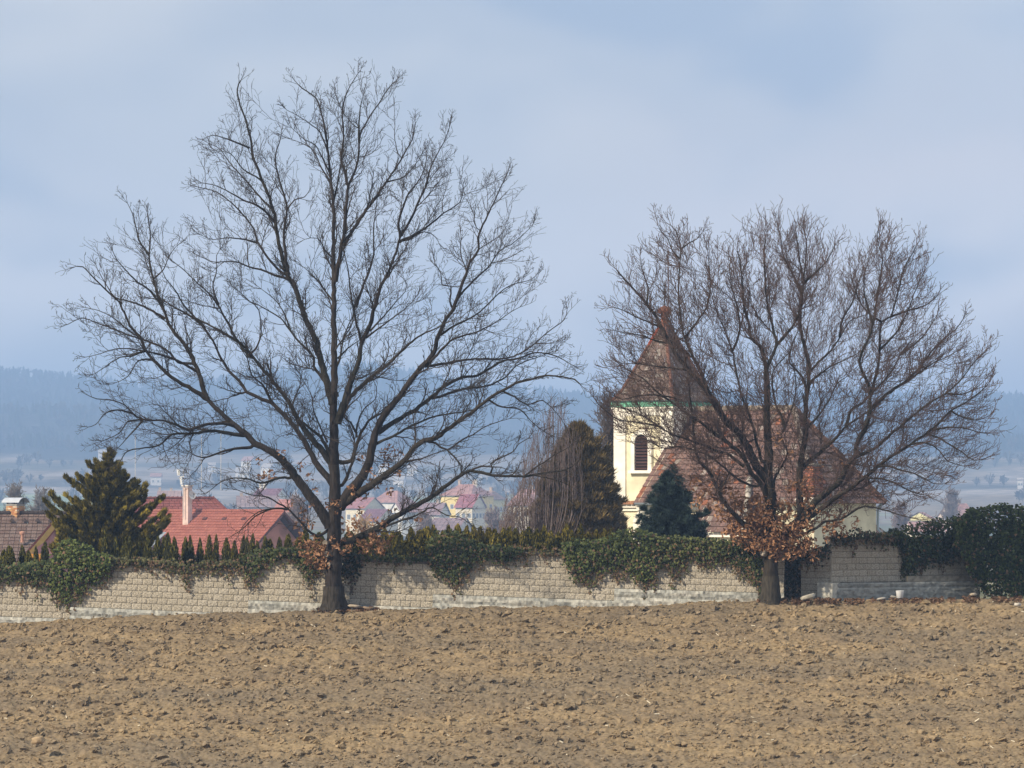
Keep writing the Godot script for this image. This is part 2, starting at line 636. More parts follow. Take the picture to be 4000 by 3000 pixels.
func make_forest() -> void:
	var kinds := [far_tree_mesh(0, rng), far_tree_mesh(1, rng)]
	var place := [[] as Array[Transform3D], [] as Array[Transform3D]]
	var tint := [PackedColorArray(), PackedColorArray()]
	for k in 9000:
		var d := sqrt(rnd(3120.0 * 3120.0, 4750.0 * 4750.0))
		var x := rnd(-1, 1) * d * 0.17
		var q := noise_land.get_noise_2d(x * 2.0, d * 2.0)
		if d > 4450.0 and q < -0.12 and rng.randf() < 0.8:
			continue
		var kind := 0 if q > 0.05 or rng.randf() < 0.3 else 1
		var h := rnd(7, 11) * (1.2 if kind == 0 else 1.0)
		place[kind].append(Transform3D(Basis(Vector3.UP, rnd(0, TAU)) * Basis.from_scale(Vector3(h * 1.3, h, h * 1.3)), Vector3(x, land_y(x, d) - 0.3, -d)))
		tint[kind].append((Color(0.022, 0.03, 0.024) if kind == 0 else Color(0.07, 0.06, 0.055)) * rnd(0.7, 1.3))
	tag(scatter("spruce_forest", kinds[0], M.needle, place[0], tint[0], self), "blue hazy spruce forest on the far hills", "forest", "", "stuff")
	tag(scatter("bare_forest", kinds[1], M.needle, place[1], tint[1], self), "leafless woods between the spruces on the far hills", "forest", "", "stuff")
	# hedgerows and groves in the valley fields
	var pl: Array[Transform3D] = []
	var tn := PackedColorArray()
	for k in 900:
		var band: float = [2460.0, 2830.0, 2130.0, 1800.0][k % 4]
		var d := band + rnd(-35, 35)
		var x := rnd(-1, 1) * d * 0.16
		if noise_land.get_noise_2d(x * 3.0, band) < -0.02:
			continue
		var h := rnd(4, 10)
		pl.append(Transform3D(Basis(Vector3.UP, rnd(0, TAU)) * Basis.from_scale(Vector3(h * 1.2, h, h * 1.2)), Vector3(x, land_y(x, d) - 0.3, -d)))
		tn.append(Color(0.085, 0.075, 0.06) * rnd(0.7, 1.3))
	tag(scatter("hedgerow_trees", kinds[1], M.needle, pl, tn, self), "leafless hedgerows and groves across the valley fields", "trees", "", "stuff")

# ---------------------------------------------------------------- houses
# A house in its own axes: x along the ridge, z towards its front, y up from the ground.
func house(label: String, category: String, where: Vector3, turn: float, size: Vector3, rise: float, hip: float, wall: Color, roof: Color, rows: int, cols: int, chimneys: Array, group := "", called := "house", eave := 0.4) -> Node3D:
	var o := thing(called, label, category, where, group)
	o.rotation.y = turn
	var hx := size.x * 0.5
	var hz := size.z * 0.5
	var h := size.y
	var w := Shape.new()
	w.col = wall
	w.slab(Vector3(-hx, -3.0, -hz), Vector3(hx, h, hz))
	if hip < 0.05:
		for sx in [-1.0, 1.0]:
			w.tri(Vector3(sx * hx, h, hz * sx), Vector3(sx * hx, h + rise, 0), Vector3(sx * hx, h, -hz * sx))
	part("wall", w, M.plaster, o)
	var r := Shape.new()
	var ex := hx + eave
	var ez := hz + eave
	var dy := eave * rise / hz
	var rx := ex - hip
	var top := h + rise + 0.12
	var lo := h - dy + 0.12
	var pick := func() -> Color: return roof * rnd(0.82, 1.15)
	r.tiles(Vector3(-ex, lo, ez), Vector3(ex, lo, ez), Vector3(-rx, top, 0), Vector3(rx, top, 0), 1.1, 0.7, pick, 0.08)
	r.tiles(Vector3(ex, lo, -ez), Vector3(-ex, lo, -ez), Vector3(rx, top, 0), Vector3(-rx, top, 0), 1.1, 0.7, pick, 0.08)
	if hip >= 0.05:
		r.tiles(Vector3(ex, lo, ez), Vector3(ex, lo, -ez), Vector3(rx, top, 0), Vector3(rx, top, 0), 1.1, 0.7, pick, 0.08)
		r.tiles(Vector3(-ex, lo, -ez), Vector3(-ex, lo, ez), Vector3(-rx, top, 0), Vector3(-rx, top, 0), 1.1, 0.7, pick, 0.08)
	r.col = roof * 0.7
	r.quad(Vector3(-ex, lo - 0.1, ez), Vector3(ex, lo - 0.1, ez), Vector3(ex, lo - 0.1, -ez), Vector3(-ex, lo - 0.1, -ez))
	part("roof", r, M.plain, o)
	for side in 4:
		var long: float = size.x if side % 2 == 0 else size.z
		var deep: float = hz if side % 2 == 0 else hx
		var n := cols if side % 2 == 0 else maxi(1, roundi(cols * size.z / size.x))
		for i in rows:
			for j in n:
				var t := Transform3D(Basis(Vector3.UP, side * PI / 2), Vector3.ZERO)
				var c := Vector3((j + 0.5) / n * long - long * 0.5, h * (i + 0.55) / rows, deep)
				var f := Shape.new()
				f.col = Color(0.75, 0.74, 0.7)
				f.box(t * Transform3D(Basis(), c), Vector3(1.25, 1.45, 0.12))
				var wn := part("window", f, M.plain, o)
				var g := Shape.new()
				g.col = Color(0.17, 0.18, 0.19)
				g.box(t * Transform3D(Basis(), c + Vector3(0, 0, 0.05)), Vector3(1.0, 1.2, 0.06))
				part("pane", g, M.glass, wn)
	for q in chimneys:
		var c := Shape.new()
		c.col = Color(0.5, 0.38, 0.28) if q.y > 0.0 else Color(0.7, 0.66, 0.6)
		var cy: float = h + rise
		c.slab(Vector3(q.x - 0.35, cy - 1.0, -0.35), Vector3(q.x + 0.35, cy + absf(q.y), 0.35))
		c.slab(Vector3(q.x - 0.45, cy + absf(q.y), -0.45), Vector3(q.x + 0.45, cy + absf(q.y) + 0.15, 0.45))
		part("chimney", c, M.plain, o)
	return o

# the same, put so that its front spans the photograph's columns x0..x1 with eave and ridge at the given rows
func house_at(label: String, x0: float, x1: float, ridge: float, eave_: float, depth: float, deep: float, turn: float, hip: float, wall: Color, roof: Color, rows: int, cols: int, chimneys: Array, group := "houses of the village in the valley") -> void:
	var k := depth / FOCAL
	var p := at((x0 + x1) * 0.5, eave_, depth)
	var g := land_y(p.x, depth) - 0.5
	var wide := (x1 - x0) * k / maxf(0.6, cos(turn) + absf(sin(turn)) * 0.5)
	var rise := (eave_ - ridge) * k
	house(label, "house", Vector3(p.x, g, p.z), turn, Vector3(wide, p.y - g, deep), rise, hip, wall, roof, rows, cols, chimneys, group)

func make_far_houses() -> void:
	var g := "tiny houses far off on the slopes"
	var spots := [
		[402, 1772, 40, "white house roof above the conifer top, on the far slope"],
		[610, 1868, 50, "tiny house with a rosy roof below the far wood, left of the antenna"],
		[827, 1822, 34, "tiny white gable among the far trees, right of the antenna"],
		[950, 1850, 66, "wide white block on the far slope left of the big trunk"],
		[974, 1806, 64, "cream gabled house above the wide white block, far off"],
		[1049, 1832, 60, "white gable half hidden by the oak's thick lower limb"],
		[1505, 1832, 50, "far white house right of the oak's trunk, under a thick limb"],
		[1612, 1836, 46, "small pale house far off between two oak limbs"],
		[1560, 1880, 52, "pale house far off just above the village roofs"],
		[1880, 1862, 26, "white speck of a house above the yellow villa"],
		[3985, 1880, 26, "tall white mast block on the far field at the right edge"]]
	for q in spots:
		var d: float = 2300.0 + (1900.0 - q[1]) * 5.0
		var k := d / FOCAL
		var p := at(q[0], q[1], d)
		var gy := minf(land_y(p.x, d) - 1.0, p.y - 2.0)
		var red: bool = q[0] == 610 or q[0] == 974
		var w: float = q[2] * k * 0.8
		house(q[3], "house", Vector3(p.x, gy, p.z), rnd(-0.7, 0.3), Vector3(w, p.y - gy + 1.0, w * 0.8), w * 0.32, 0.0, Color(0.72, 0.69, 0.64), Color(0.42, 0.24, 0.19) if red else Color(0.50, 0.46, 0.43), 1, 2, [], g, "far_house")

func make_village() -> void:
	var pink := Color(0.42, 0.23, 0.20)
	var plum := Color(0.20, 0.095, 0.12)
	var cream := Color(0.74, 0.66, 0.50)
	var white := Color(0.76, 0.74, 0.70)
	house_at("yellow villa with hipped red roof and three chimneys below the long low oak limb", 1745, 1905, 1893, 1935, 1250, 11, -0.62, 3.2, Color(0.78, 0.62, 0.25), pink, 2, 4, [Vector2(-2.6, 1.2), Vector2(2.4, 1.0), Vector2(3.2, -1.3)])
	house_at("cream wing with a deep red roof in front of the yellow villa", 1795, 1880, 1932, 1980, 1225, 7, -0.55, 0.0, cream, Color(0.33, 0.11, 0.12), 2, 3, [])
	house_at("pale yellow house joined to the villa's far side", 1870, 1955, 1918, 1950, 1265, 9, -0.5, 2.0, Color(0.70, 0.62, 0.34), Color(0.33, 0.22, 0.2), 2, 3, [Vector2(0.5, 1.0)])
	house_at("pale house with a rosy roof behind the bare upright shrub", 2000, 2130, 1912, 1972, 1240, 10, -0.4, 2.5, cream, pink, 2, 4, [Vector2(1.0, 1.1)])
	house_at("white house with a hipped rosy roof and yellow chimney right of the trunk", 1470, 1600, 1918, 1962, 1280, 10, -0.5, 3.0, white, pink, 2, 4, [Vector2(-0.5, 1.0)])
	house_at("cream house with a steep rosy roof touching the trunk's right side", 1375, 1475, 1945, 1985, 1200, 9, -0.6, 0.0, cream, Color(0.36, 0.16, 0.15), 2, 3, [])
	house_at("low house with a plum purple roof behind the golden dead leaves", 1425, 1530, 1990, 2035, 1120, 8, -0.7, 0.0, cream, plum, 1, 3, [])
	house_at("white gabled house beside the hipped rosy roof", 1540, 1625, 1965, 2000, 1150, 8, 0.4, 0.0, white, Color(0.3, 0.18, 0.17), 2, 3, [])
	house_at("long lavender grey roof between the white gable and the villa", 1620, 1745, 1965, 2010, 1170, 9, -0.3, 0.0, Color(0.62, 0.58, 0.5), Color(0.30, 0.20, 0.21), 1, 4, [Vector2(2.0, 0.8)])
	house_at("low grey lavender roof just above the hedge under the villa", 1690, 1830, 2025, 2070, 980, 9, -0.4, 0.0, Color(0.55, 0.5, 0.45), Color(0.26, 0.18, 0.19), 1, 4, [])
	house_at("house with a plum roof and white satellite dishes left of the big trunk", 1000, 1115, 1910, 1955, 1150, 9, -0.5, 0.0, white, plum, 1, 3, [Vector2(-3.0, -1.2), Vector2(-1.8, -1.4)])
	house_at("long pale blue grey roof above the red roofed bungalow", 925, 1090, 1938, 1980, 1060, 9, 0.1, 0.0, Color(0.6, 0.58, 0.55), Color(0.30, 0.22, 0.22), 1, 4, [Vector2(-4.0, 0.7)])
	house_at("house with a bright rosy roof tucked against the trunk's left side", 1090, 1180, 1952, 2000, 1000, 8, -0.4, 0.0, Color(0.62, 0.40, 0.30), Color(0.46, 0.19, 0.14), 1, 3, [])
	house_at("house with a rosy roof and two yellow chimneys above the dark corner bush", 3690, 3785, 1968, 2020, 1180, 9, 0.55, 0.0, Color(0.66, 0.56, 0.48), pink, 1, 3, [Vector2(-2.6, 0.9), Vector2(0.8, 0.7)])
	house_at("pale yellow gable over the ivy right of the church", 3575, 3620, 2002, 2030, 1130, 7, 1.2, 0.0, Color(0.78, 0.72, 0.36), pink, 1, 2, [])
	house_at("low rosy roof just over the ivy, left of the pale yellow gable", 3540, 3680, 2040, 2075, 1000, 8, 0.2, 0.0, cream, pink, 1, 4, [Vector2(2.2, 0.8)])
	house_at("low house with a dull rosy roof and cream chimney beyond the antenna", 620, 705, 1918, 1945, 1350, 8, 0.0, 0.0, white, Color(0.40, 0.26, 0.22), 1, 3, [Vector2(-3.0, 1.0), Vector2(0.5, 0.8)])
	# thin poles standing in the village
	for q in [[528, 1700, 1930, "thin white pole far beyond the antenna chimney"], [787, 1700, 1800, "thin grey pole on the far slope left of the broken limb"], [863, 1690, 1800, "thin grey pole on the far slope above the broken limb"], [1822, 1980, 2090, "thin pale post in front of the yellow villa"], [3690, 1985, 2060, "thin pale post beside the rosy house above the corner bush"]]:
		var o := thing("utility_pole", q[3], "pole", at(q[0], q[2], 900.0), "thin poles in the valley")
		var s := Shape.new()
		s.col = Color(0.6, 0.58, 0.55)
		var hh: float = (q[2] - q[1]) / FOCAL * 900.0
		s.tube(PackedVector3Array([Vector3(0, -6, 0), Vector3(0, hh, 0)]), PackedFloat32Array([0.09, 0.06]), 6, true)
		part("shaft", s, M.plain, o)

func make_near_houses() -> void:
	var soil_y := -8.0
	# --- brown roofed house at the left edge
	var d := 250.0
	var k := d / FOCAL
	var o := thing("brown_roofed_house", "house with a long brown tiled roof and wooden gable at the left edge", "house", at(90, 2005, d) * Vector3(1, 0, 1) + Vector3(0, land_y(-27, d) - 0.5, 0))
	var base := o.position
	var top := at(90, 2006, d).y
	var L := at(-260, 2006, d).x
	var R := at(300, 2006, d).x
	var run := 3.9
	var drop := 3.1
	var zc := -d
	var s := Shape.new()
	s.col = Color(0.55, 0.36, 0.30)
	s.slab(Vector3(L + 0.4, base.y - 1.0, zc - run + 0.5), Vector3(R - 0.4, top - drop + 0.2, zc + run - 0.5))
	part("wall", s, M.plaster, o, base)
	var r := Shape.new()
	var pick := func() -> Color: return Color(0.150, 0.098, 0.080).lerp(Color(0.205, 0.15, 0.13), rng.randf())
	r.tiles(Vector3(L, top - drop, zc + run), Vector3(R, top - drop, zc + run), Vector3(L, top, zc), Vector3(R, top, zc), 0.3, 0.31, pick, 0.05)
	r.tiles(Vector3(R, top - drop, zc - run), Vector3(L, top - drop, zc - run), Vector3(R, top, zc), Vector3(L, top, zc), 0.6, 0.6, pick, 0.05)
	var roof := part("roof_tiles", r, M.tile, o, base, true)
	r = Shape.new()
	r.col = Color(0.06, 0.045, 0.04)
	for i in 30:
		var x0 := lerpf(L, R, i / 30.0)
		r.tube(PackedVector3Array([Vector3(x0, top + 0.02, zc), Vector3(x0 + (R - L) / 30.0 * 1.02, top + 0.05, zc)]), PackedFloat32Array([0.12, 0.14]), 8, true)
	part("ridge_tiles", r, M.tile, o, base)
	for px in [46, 96, 146, 196]:      # little vent cowls under the ridge
		var q := at(px, 2033, d - 0.75)
		r = Shape.new()
		r.col = Color(0.07, 0.05, 0.045)
		r.tri(q + Vector3(-0.13, -0.06, 0.1), q + Vector3(0, 0.15, 0.02), q + Vector3(0.13, -0.06, 0.1))
		r.tri(q + Vector3(0.13, -0.06, 0.1), q + Vector3(0, 0.15, 0.02), q + Vector3(0.12, 0.02, -0.2))
		r.tri(q + Vector3(-0.12, 0.02, -0.2), q + Vector3(0, 0.15, 0.02), q + Vector3(-0.13, -0.06, 0.1))
		part("roof_vent", r, M.plain, o, base)
	r = Shape.new()
	r.col = Color(0.48, 0.26, 0.19)
	var vp := at(87, 2098, d - 2.35)
	r.lathe(vp, PackedVector2Array([Vector2(0.1, -0.3), Vector2(0.08, 0.12), Vector2(0.15, 0.16), Vector2(0.16, 0.3), Vector2(0.02, 0.34)]), 10)
	part("vent_pipe", r, M.plain, o, base)
	# chimney of pale and orange brick with a curved sheet cowl
	var c := Shape.new()
	var cb := at(27, 2004, d + 0.3)
	var cw := 0.72
	var ch := at(27, 1974, d + 0.3).y - cb.y
	var tilt := Basis(Vector3.UP, -0.55)
	var cen := at(61, 2004, d + 0.2)
	for i in 9:
		for sd in 4:
			for j in 3:
				c.col = [Color(0.62, 0.36, 0.17), Color(0.72, 0.58, 0.42), Color(0.50, 0.22, 0.10)][rng.randi() % 3] * rnd(0.8, 1.1)
				var bb := Basis(Vector3.UP, -0.55 + sd * PI / 2)
				c.box(Transform3D(bb, cen + bb * Vector3((j - 1) * 0.235 + (0.06 if i % 2 else -0.05), -0.45 + i * 0.1, 0.33)), Vector3(0.215, 0.085, 0.1))
	c.col = Color(0.45, 0.42, 0.38)
	c.box(Transform3D(tilt, cen + Vector3(0, 0, 0)), Vector3(0.66, 0.86, 0.66))
	c.box(Transform3D(tilt, cen + Vector3(0, 0.46, 0)), Vector3(0.8, 0.06, 0.8))
	var chim := part("chimney", c, M.plain, o, base)
	c = Shape.new()
	c.col = Color(0.12, 0.11, 0.11)
	for q in [Vector3(-0.33, 0, 0.33), Vector3(0.33, 0, 0.33), Vector3(-0.33, 0, -0.33), Vector3(0.33, 0, -0.33)]:
		var b: Vector3 = cen + tilt * q
		c.tube(PackedVector3Array([b + Vector3(0, -0.5, 0), b + Vector3(0, 0.72, 0)]), PackedFloat32Array([0.025, 0.025]), 5)
	part("cowl_post", c, M.plain, chim, base)
	var cw_mesh := Shape.new()
	cw_mesh.col = Color(0.45, 0.48, 0.53)
	for i in 12:
		for lay in 2:
			var a0 := lerpf(-1.15, 1.15, i / 12.0)
			var a1 := lerpf(-1.15, 1.15, (i + 1) / 12.0)
			var rr := 0.56 - lay * 0.02
			var f := func(a: float, x: float) -> Vector3: return cen + tilt * Vector3(x, 0.40 + cos(a) * rr * 0.85, sin(a) * rr)
			cw_mesh.quad(f.call(a0, -0.62), f.call(a1, -0.62), f.call(a1, 0.62), f.call(a0, 0.62))
	part("cowl", cw_mesh, M.metal, chim, base)
	# the wooden cross gable whose left rake shows beside the conifer
	var gb := Shape.new()
	gb.col = Color(0.44, 0.20, 0.19)
	var ga := at(214, 2030, 243.0)
	var gl := at(98, 2165, 241.0)
	var gr := Vector3(ga.x + (ga.x - gl.x), gl.y, gl.z - 2.0)
	var back := Vector3(1.2, 0, -4.0)
	gb.tri(gl + Vector3(0.35, 0, -0.35), ga + Vector3(0, -0.2, -0.35), gr + Vector3(-0.3, 0, -0.35))
	gb.quad(gl + Vector3(0.35, -3, -0.35), gl + Vector3(0.35, 0, -0.35), gr + Vector3(-0.3, 0, -0.35), gr + Vector3(-0.3, -3, -0.35))
	part("gable_wall", gb, M.plaster, o, base)
	gb = Shape.new()
	gb.col = Color(0.30, 0.085, 0.06)
	for q in [[gl, 1.0], [gr, -1.0]]:
		var foot: Vector3 = q[0]
		var up := Vector3(0, 0.08, 0)
		gb.quad(foot + up, ga + up, ga + up + back, foot + up + back)
		gb.quad(foot + up + Vector3(0, 0, 0.02), foot + Vector3(0, -0.10, 0.02), ga + Vector3(0, -0.10, 0.02), ga + up + Vector3(0, 0, 0.02))
	part("gable_roof", gb, M.tile, o, base)
	gb = Shape.new()
	for q in [gl, gr]:
		var foot: Vector3 = q
		gb.col = Color(0.62, 0.38, 0.11)
		gb.quad(foot + Vector3(0, -0.10, 0.01), foot + Vector3(0.06, -0.52, 0.0), ga + Vector3(0.0, -0.52, 0.0), ga + Vector3(0, -0.10, 0.01))
		gb.col = Color(0.26, 0.07, 0.05)
		gb.quad(foot + Vector3(0.06, -0.52, 0.01), foot + Vector3(0.1, -0.62, 0.01), ga + Vector3(0, -0.62, 0.01), ga + Vector3(0, -0.52, 0.01))
	part("bargeboard", gb, M.plain, o, base)
	for px in [127, 158]:
		gb = Shape.new()
		gb.col = Color(0.66, 0.30, 0.05)
		var q := at(px, 2200, 241.3)
		gb.slab(q + Vector3(-0.1, -3.0, -0.1), q + Vector3(0.1, at(px, 2163, 241.3).y - q.y, 0.1))
		part("porch_post", gb, M.plain, o, base)

	# --- red roofed bungalow with its gable end turned to the right
	d = 360.0
	k = d / FOCAL
	var yaw := deg_to_rad(-38.0)
	var rb := at(1112, 1998, d)
	var gy := land_y(rb.x, d) - 0.5
	o = thing("red_roofed_bungalow", "long bungalow with salmon red tiled roof and plain gable end left of the trunk", "house", Vector3(rb.x, gy, rb.z))
	o.rotation.y = yaw
	var rh := rb.y - gy
	var len_ := 15.5
	var half := 4.6
	var fall := 3.55
	s = Shape.new()
	s.col = Color(0.55, 0.25, 0.19)
	s.slab(Vector3(-len_ + 0.6, -1, -half + 0.6), Vector3(-0.9, rh - fall + 0.1, half - 0.6))
	s.tri(Vector3(-0.9, rh - fall + 0.1, half - 0.6), Vector3(-0.9, rh - 0.35, 0), Vector3(-0.9, rh - fall + 0.1, -half + 0.6))
	part("wall", s, M.plaster, o)
	r = Shape.new()
	var pr := func() -> Color: return Color(0.335, 0.110, 0.076).lerp(Color(0.41, 0.150, 0.108), rng.randf()) * rnd(0.9, 1.06)
	r.tiles(Vector3(-len_, rh - fall, half), Vector3(0, rh - fall, half), Vector3(-len_, rh, 0), Vector3(0, rh, 0), 0.34, 0.36, pr, 0.06)
	r.tiles(Vector3(0, rh - fall, -half), Vector3(-len_, rh - fall, -half), Vector3(0, rh, 0), Vector3(-len_, rh, 0), 0.7, 0.7, pr, 0.06)
	part("roof_tiles", r, M.tile, o, Vector3.ZERO, true)
	r = Shape.new()
	r.col = Color(0.16, 0.07, 0.06)
	for sg in [-1.0, 1.0]:
		r.quad(Vector3(0, rh - fall - 0.08, half * sg), Vector3(0, rh - 0.08, 0), Vector3(-len_, rh - 0.08, 0), Vector3(-len_, rh - fall - 0.08, half * sg))
		r.quad(Vector3(0.01, rh - fall + 0.03, half * sg), Vector3(0.01, rh - fall - 0.2, half * sg), Vector3(0.01, rh - 0.2, 0), Vector3(0.01, rh + 0.03, 0))
	part("bargeboard", r, M.plain, o)
	r = Shape.new()
	r.col = Color(0.34, 0.12, 0.09)
	for i in 40:
		var x0 := -len_ * i / 40.0
		r.tube(PackedVector3Array([Vector3(x0, rh + 0.03, 0), Vector3(x0 - len_ / 40.0, rh + 0.06, 0)]), PackedFloat32Array([0.13, 0.15]), 8, true)
	part("ridge_tiles", r, M.tile, o)
	for i in 6:
		r = Shape.new()
		r.col = Color(0.10, 0.04, 0.035)
		var q := Vector3(-3.7 - i * 2.15, rh - 0.62, 0.84)
		r.box(Transform3D(Basis(Vector3.RIGHT, 0.6), q), Vector3(0.42, 0.16, 0.3))
		part("roof_vent", r, M.plain, o)
	# lower roof in front, with its strip of grey flashing
	r = Shape.new()
	r.tiles(Vector3(-15.5, rh - 3.6, half + 1.7), Vector3(-10.6, rh - 3.6, half + 1.7), Vector3(-15.5, rh - 1.75, half - 1.6), Vector3(-11.0, rh - 1.75, half - 1.6), 0.34, 0.36, pr, 0.06)
	part("lower_roof", r, M.tile, o, Vector3.ZERO, true)
	r = Shape.new()
	r.col = Color(0.28, 0.31, 0.35)
	r.quad(Vector3(-10.6, rh - 3.6, half + 1.72), Vector3(-11.0, rh - 1.7, half - 1.6), Vector3(-10.6, rh - 1.72, half - 1.9), Vector3(-10.15, rh - 3.62, half + 1.4))
	part("flashing", r, M.metal, o)
	# --- second red roof behind
	d = 395.0
	var q0 := at(540, 1946, d)
	gy = land_y(q0.x, d) - 0.5
	var p1 := at(705, 1948, d)
	o = thing("hip_roofed_house", "dark red hipped roof showing behind the antenna chimney", "house", Vector3(p1.x, gy, p1.z))
	rh = p1.y - gy
	s = Shape.new()
	s.col = Color(0.6, 0.42, 0.34)
	s.slab(Vector3(-4.6, -1, -3.4), Vector3(4.6, rh - 2.6, 3.4))
	part("wall", s, M.plaster, o)
	r = Shape.new()
	var pd := func() -> Color: return Color(0.20, 0.055, 0.045).lerp(Color(0.29, 0.095, 0.075), rng.randf())
	r.tiles(Vector3(-5.8, rh - 2.8, 4), Vector3(6.3, rh - 2.8, 4), Vector3(-4.2, rh, 0), Vector3(3.05, rh, 0), 0.5, 0.4, pd, 0.06)
	r.tiles(Vector3(6.3, rh - 2.8, 4), Vector3(6.3, rh - 2.8, -4), Vector3(3.05, rh, 0), Vector3(3.05, rh, 0), 0.5, 0.4, pd, 0.06)
	r.tiles(Vector3(6.3, rh - 2.8, -4), Vector3(-5.8, rh - 2.8, -4), Vector3(3.05, rh, 0), Vector3(-4.2, rh, 0), 0.8, 0.6, pd, 0.06)
	r.tiles(Vector3(-5.8, rh - 2.8, -4), Vector3(-5.8, rh - 2.8, 4), Vector3(-4.2, rh, 0), Vector3(-4.2, rh, 0), 0.5, 0.4, pd, 0.06)
	part("roof_tiles", r, M.tile, o, Vector3.ZERO, true)
	r = Shape.new()
	r.col = Color(0.17, 0.05, 0.04)
	for i in 18:
		var x0 := lerpf(-4.2, 3.05, i / 18.0)
		r.tube(PackedVector3Array([Vector3(x0, rh + 0.04, 0), Vector3(x0 + 0.41, rh + 0.08, 0)]), PackedFloat32Array([0.13, 0.15]), 8, true)
	for q in [[Vector3(3.05, rh, 0), Vector3(6.3, rh - 2.8, 4)]]:
		r.tube(PackedVector3Array([q[0], q[1]]), PackedFloat32Array([0.13, 0.13]), 8, true)
	part("ridge_tiles", r, M.tile, o)
	# --- tall pale pink chimney of the bungalow
	d = 365.0
	var cbm := at(732, 1985, d)
	o = thing("antenna_chimney", "tall pale pink chimney with white antennas and a dish", "chimney", cbm + Vector3(0, -2.0, 0))
	var m := d / FOCAL
	c = Shape.new()
	c.col = Color(0.66, 0.50, 0.44)
	var cy := 2.0 + 85.0 * m
	c.box(Transform3D(Basis(Vector3.UP, -0.6), Vector3(0, cy * 0.5, 0)), Vector3(0.56, cy, 0.56))
	part("shaft", c, M.plaster, o)
	c = Shape.new()
	c.col = Color(0.70, 0.66, 0.60)
	c.box(Transform3D(Basis(Vector3.UP, -0.6), Vector3(0, cy + 0.06, 0)), Vector3(0.74, 0.12, 0.74))
	part("cap", c, M.plain, o)
	c = Shape.new()
	c.col = Color(0.5, 0.5, 0.52)
	c.tube(PackedVector3Array([Vector3(-0.32, 1.2, 0.38), Vector3(-0.32, cy + 1.5, 0.38)]), PackedFloat32Array([0.03, 0.025]), 6, true)
	c.tube(PackedVector3Array([Vector3(-0.6, cy - 0.1, 0.38), Vector3(0.2, cy - 0.1, 0.38)]), PackedFloat32Array([0.02, 0.02]), 5, true)
	c.tube(PackedVector3Array([Vector3(-0.3, cy + 0.55, 0.38), Vector3(-0.75, cy + 0.75, 0.38)]), PackedFloat32Array([0.02, 0.02]), 5, true)
	part("mast", c, M.metal, o)
	for q in [[Vector3(-0.72, cy + 1.15, 0.42), Vector3(0.24, 0.5, 0.08)], [Vector3(-0.50, cy + 0.45, 0.42), Vector3(0.18, 0.6, 0.08)], [Vector3(-0.42, cy + 0.8, 0.42), Vector3(0.36, 0.08, 0.08)]]:
		c = Shape.new()
		c.col = Color(0.78, 0.80, 0.80)
		c.box(Transform3D(Basis(Vector3.BACK, 0.12), q[0]), q[1])
		part("antenna", c, M.plain, o)
	c = Shape.new()
	c.col = Color(0.74, 0.72, 0.68)
	var dish := PackedVector2Array([Vector2(0.02, 0.0), Vector2(0.2, 0.03), Vector2(0.34, 0.1), Vector2(0.36, 0.12), Vector2(0.34, 0.11), Vector2(0.2, 0.045), Vector2(0.02, 0.02)])
	c.lathe(Vector3.ZERO, dish, 20)
	var dm := part("satellite_dish", c, M.plain, o)
	dm.transform = Transform3D(Basis(Vector3.UP, 0.75) * Basis(Vector3.RIGHT, 1.35), Vector3(0.36, cy - 0.75, 0.40))
	# a chimney pot and bits on the ridge of the second roof

# ---------------------------------------------------------------- church
# Own axes: z out of the tower's lit face, x out of its shaded face and along the nave's ridge.
func arch(s: Shape, cx: float, y0: float, y1: float, half: float, z0: float, z1: float, wide: float) -> void:
	# a raised surround: two jambs and a half round head of rectangular section
	s.slab(Vector3(cx - half - wide, y0, z0), Vector3(cx - half, y1, z1))
	s.slab(Vector3(cx + half, y0, z0), Vector3(cx + half + wide, y1, z1))
	for i in 14:
		var a := PI * i / 14.0
		var b := PI * (i + 1) / 14.0
		var f := func(t: float, r: float, z: float) -> Vector3: return Vector3(cx + cos(t) * r, y1 + sin(t) * r, z)
		var ro := half + wide
		s.quad(f.call(b, half, z1), f.call(b, ro, z1), f.call(a, ro, z1), f.call(a, half, z1))
		s.quad(f.call(b, half, z0), f.call(b, half, z1), f.call(a, half, z1), f.call(a, half, z0))
		s.quad(f.call(a, ro, z0), f.call(a, ro, z1), f.call(b, ro, z1), f.call(b, ro, z0))

func arch_fill(s: Shape, cx: float, y0: float, y1: float, half: float, z: float) -> void:
	s.quad(Vector3(cx - half, y0, z), Vector3(cx - half, y1, z), Vector3(cx + half, y1, z), Vector3(cx + half, y0, z))
	for i in 14:
		var a := PI * i / 14.0
		var b := PI * (i + 1) / 14.0
		s.tri(Vector3(cx, y1, z), Vector3(cx + cos(b) * half, y1 + sin(b) * half, z), Vector3(cx + cos(a) * half, y1 + sin(a) * half, z))

func hip_line(o: Node3D, a: Vector3, b: Vector3, n: int, c: Color) -> void:
	var s := Shape.new()
	for i in n:
		s.col = c * rnd(0.7, 1.15)
		var p := a.lerp(b, float(i) / n)
		var q := a.lerp(b, (i + 1.08) / n)
		s.tube(PackedVector3Array([p + Vector3.UP * 0.02, q + Vector3.UP * 0.05]), PackedFloat32Array([0.12, 0.145]), 8, true)
	part("ridge_tiles", s, M.concrete, o, Vector3.ZERO, true)

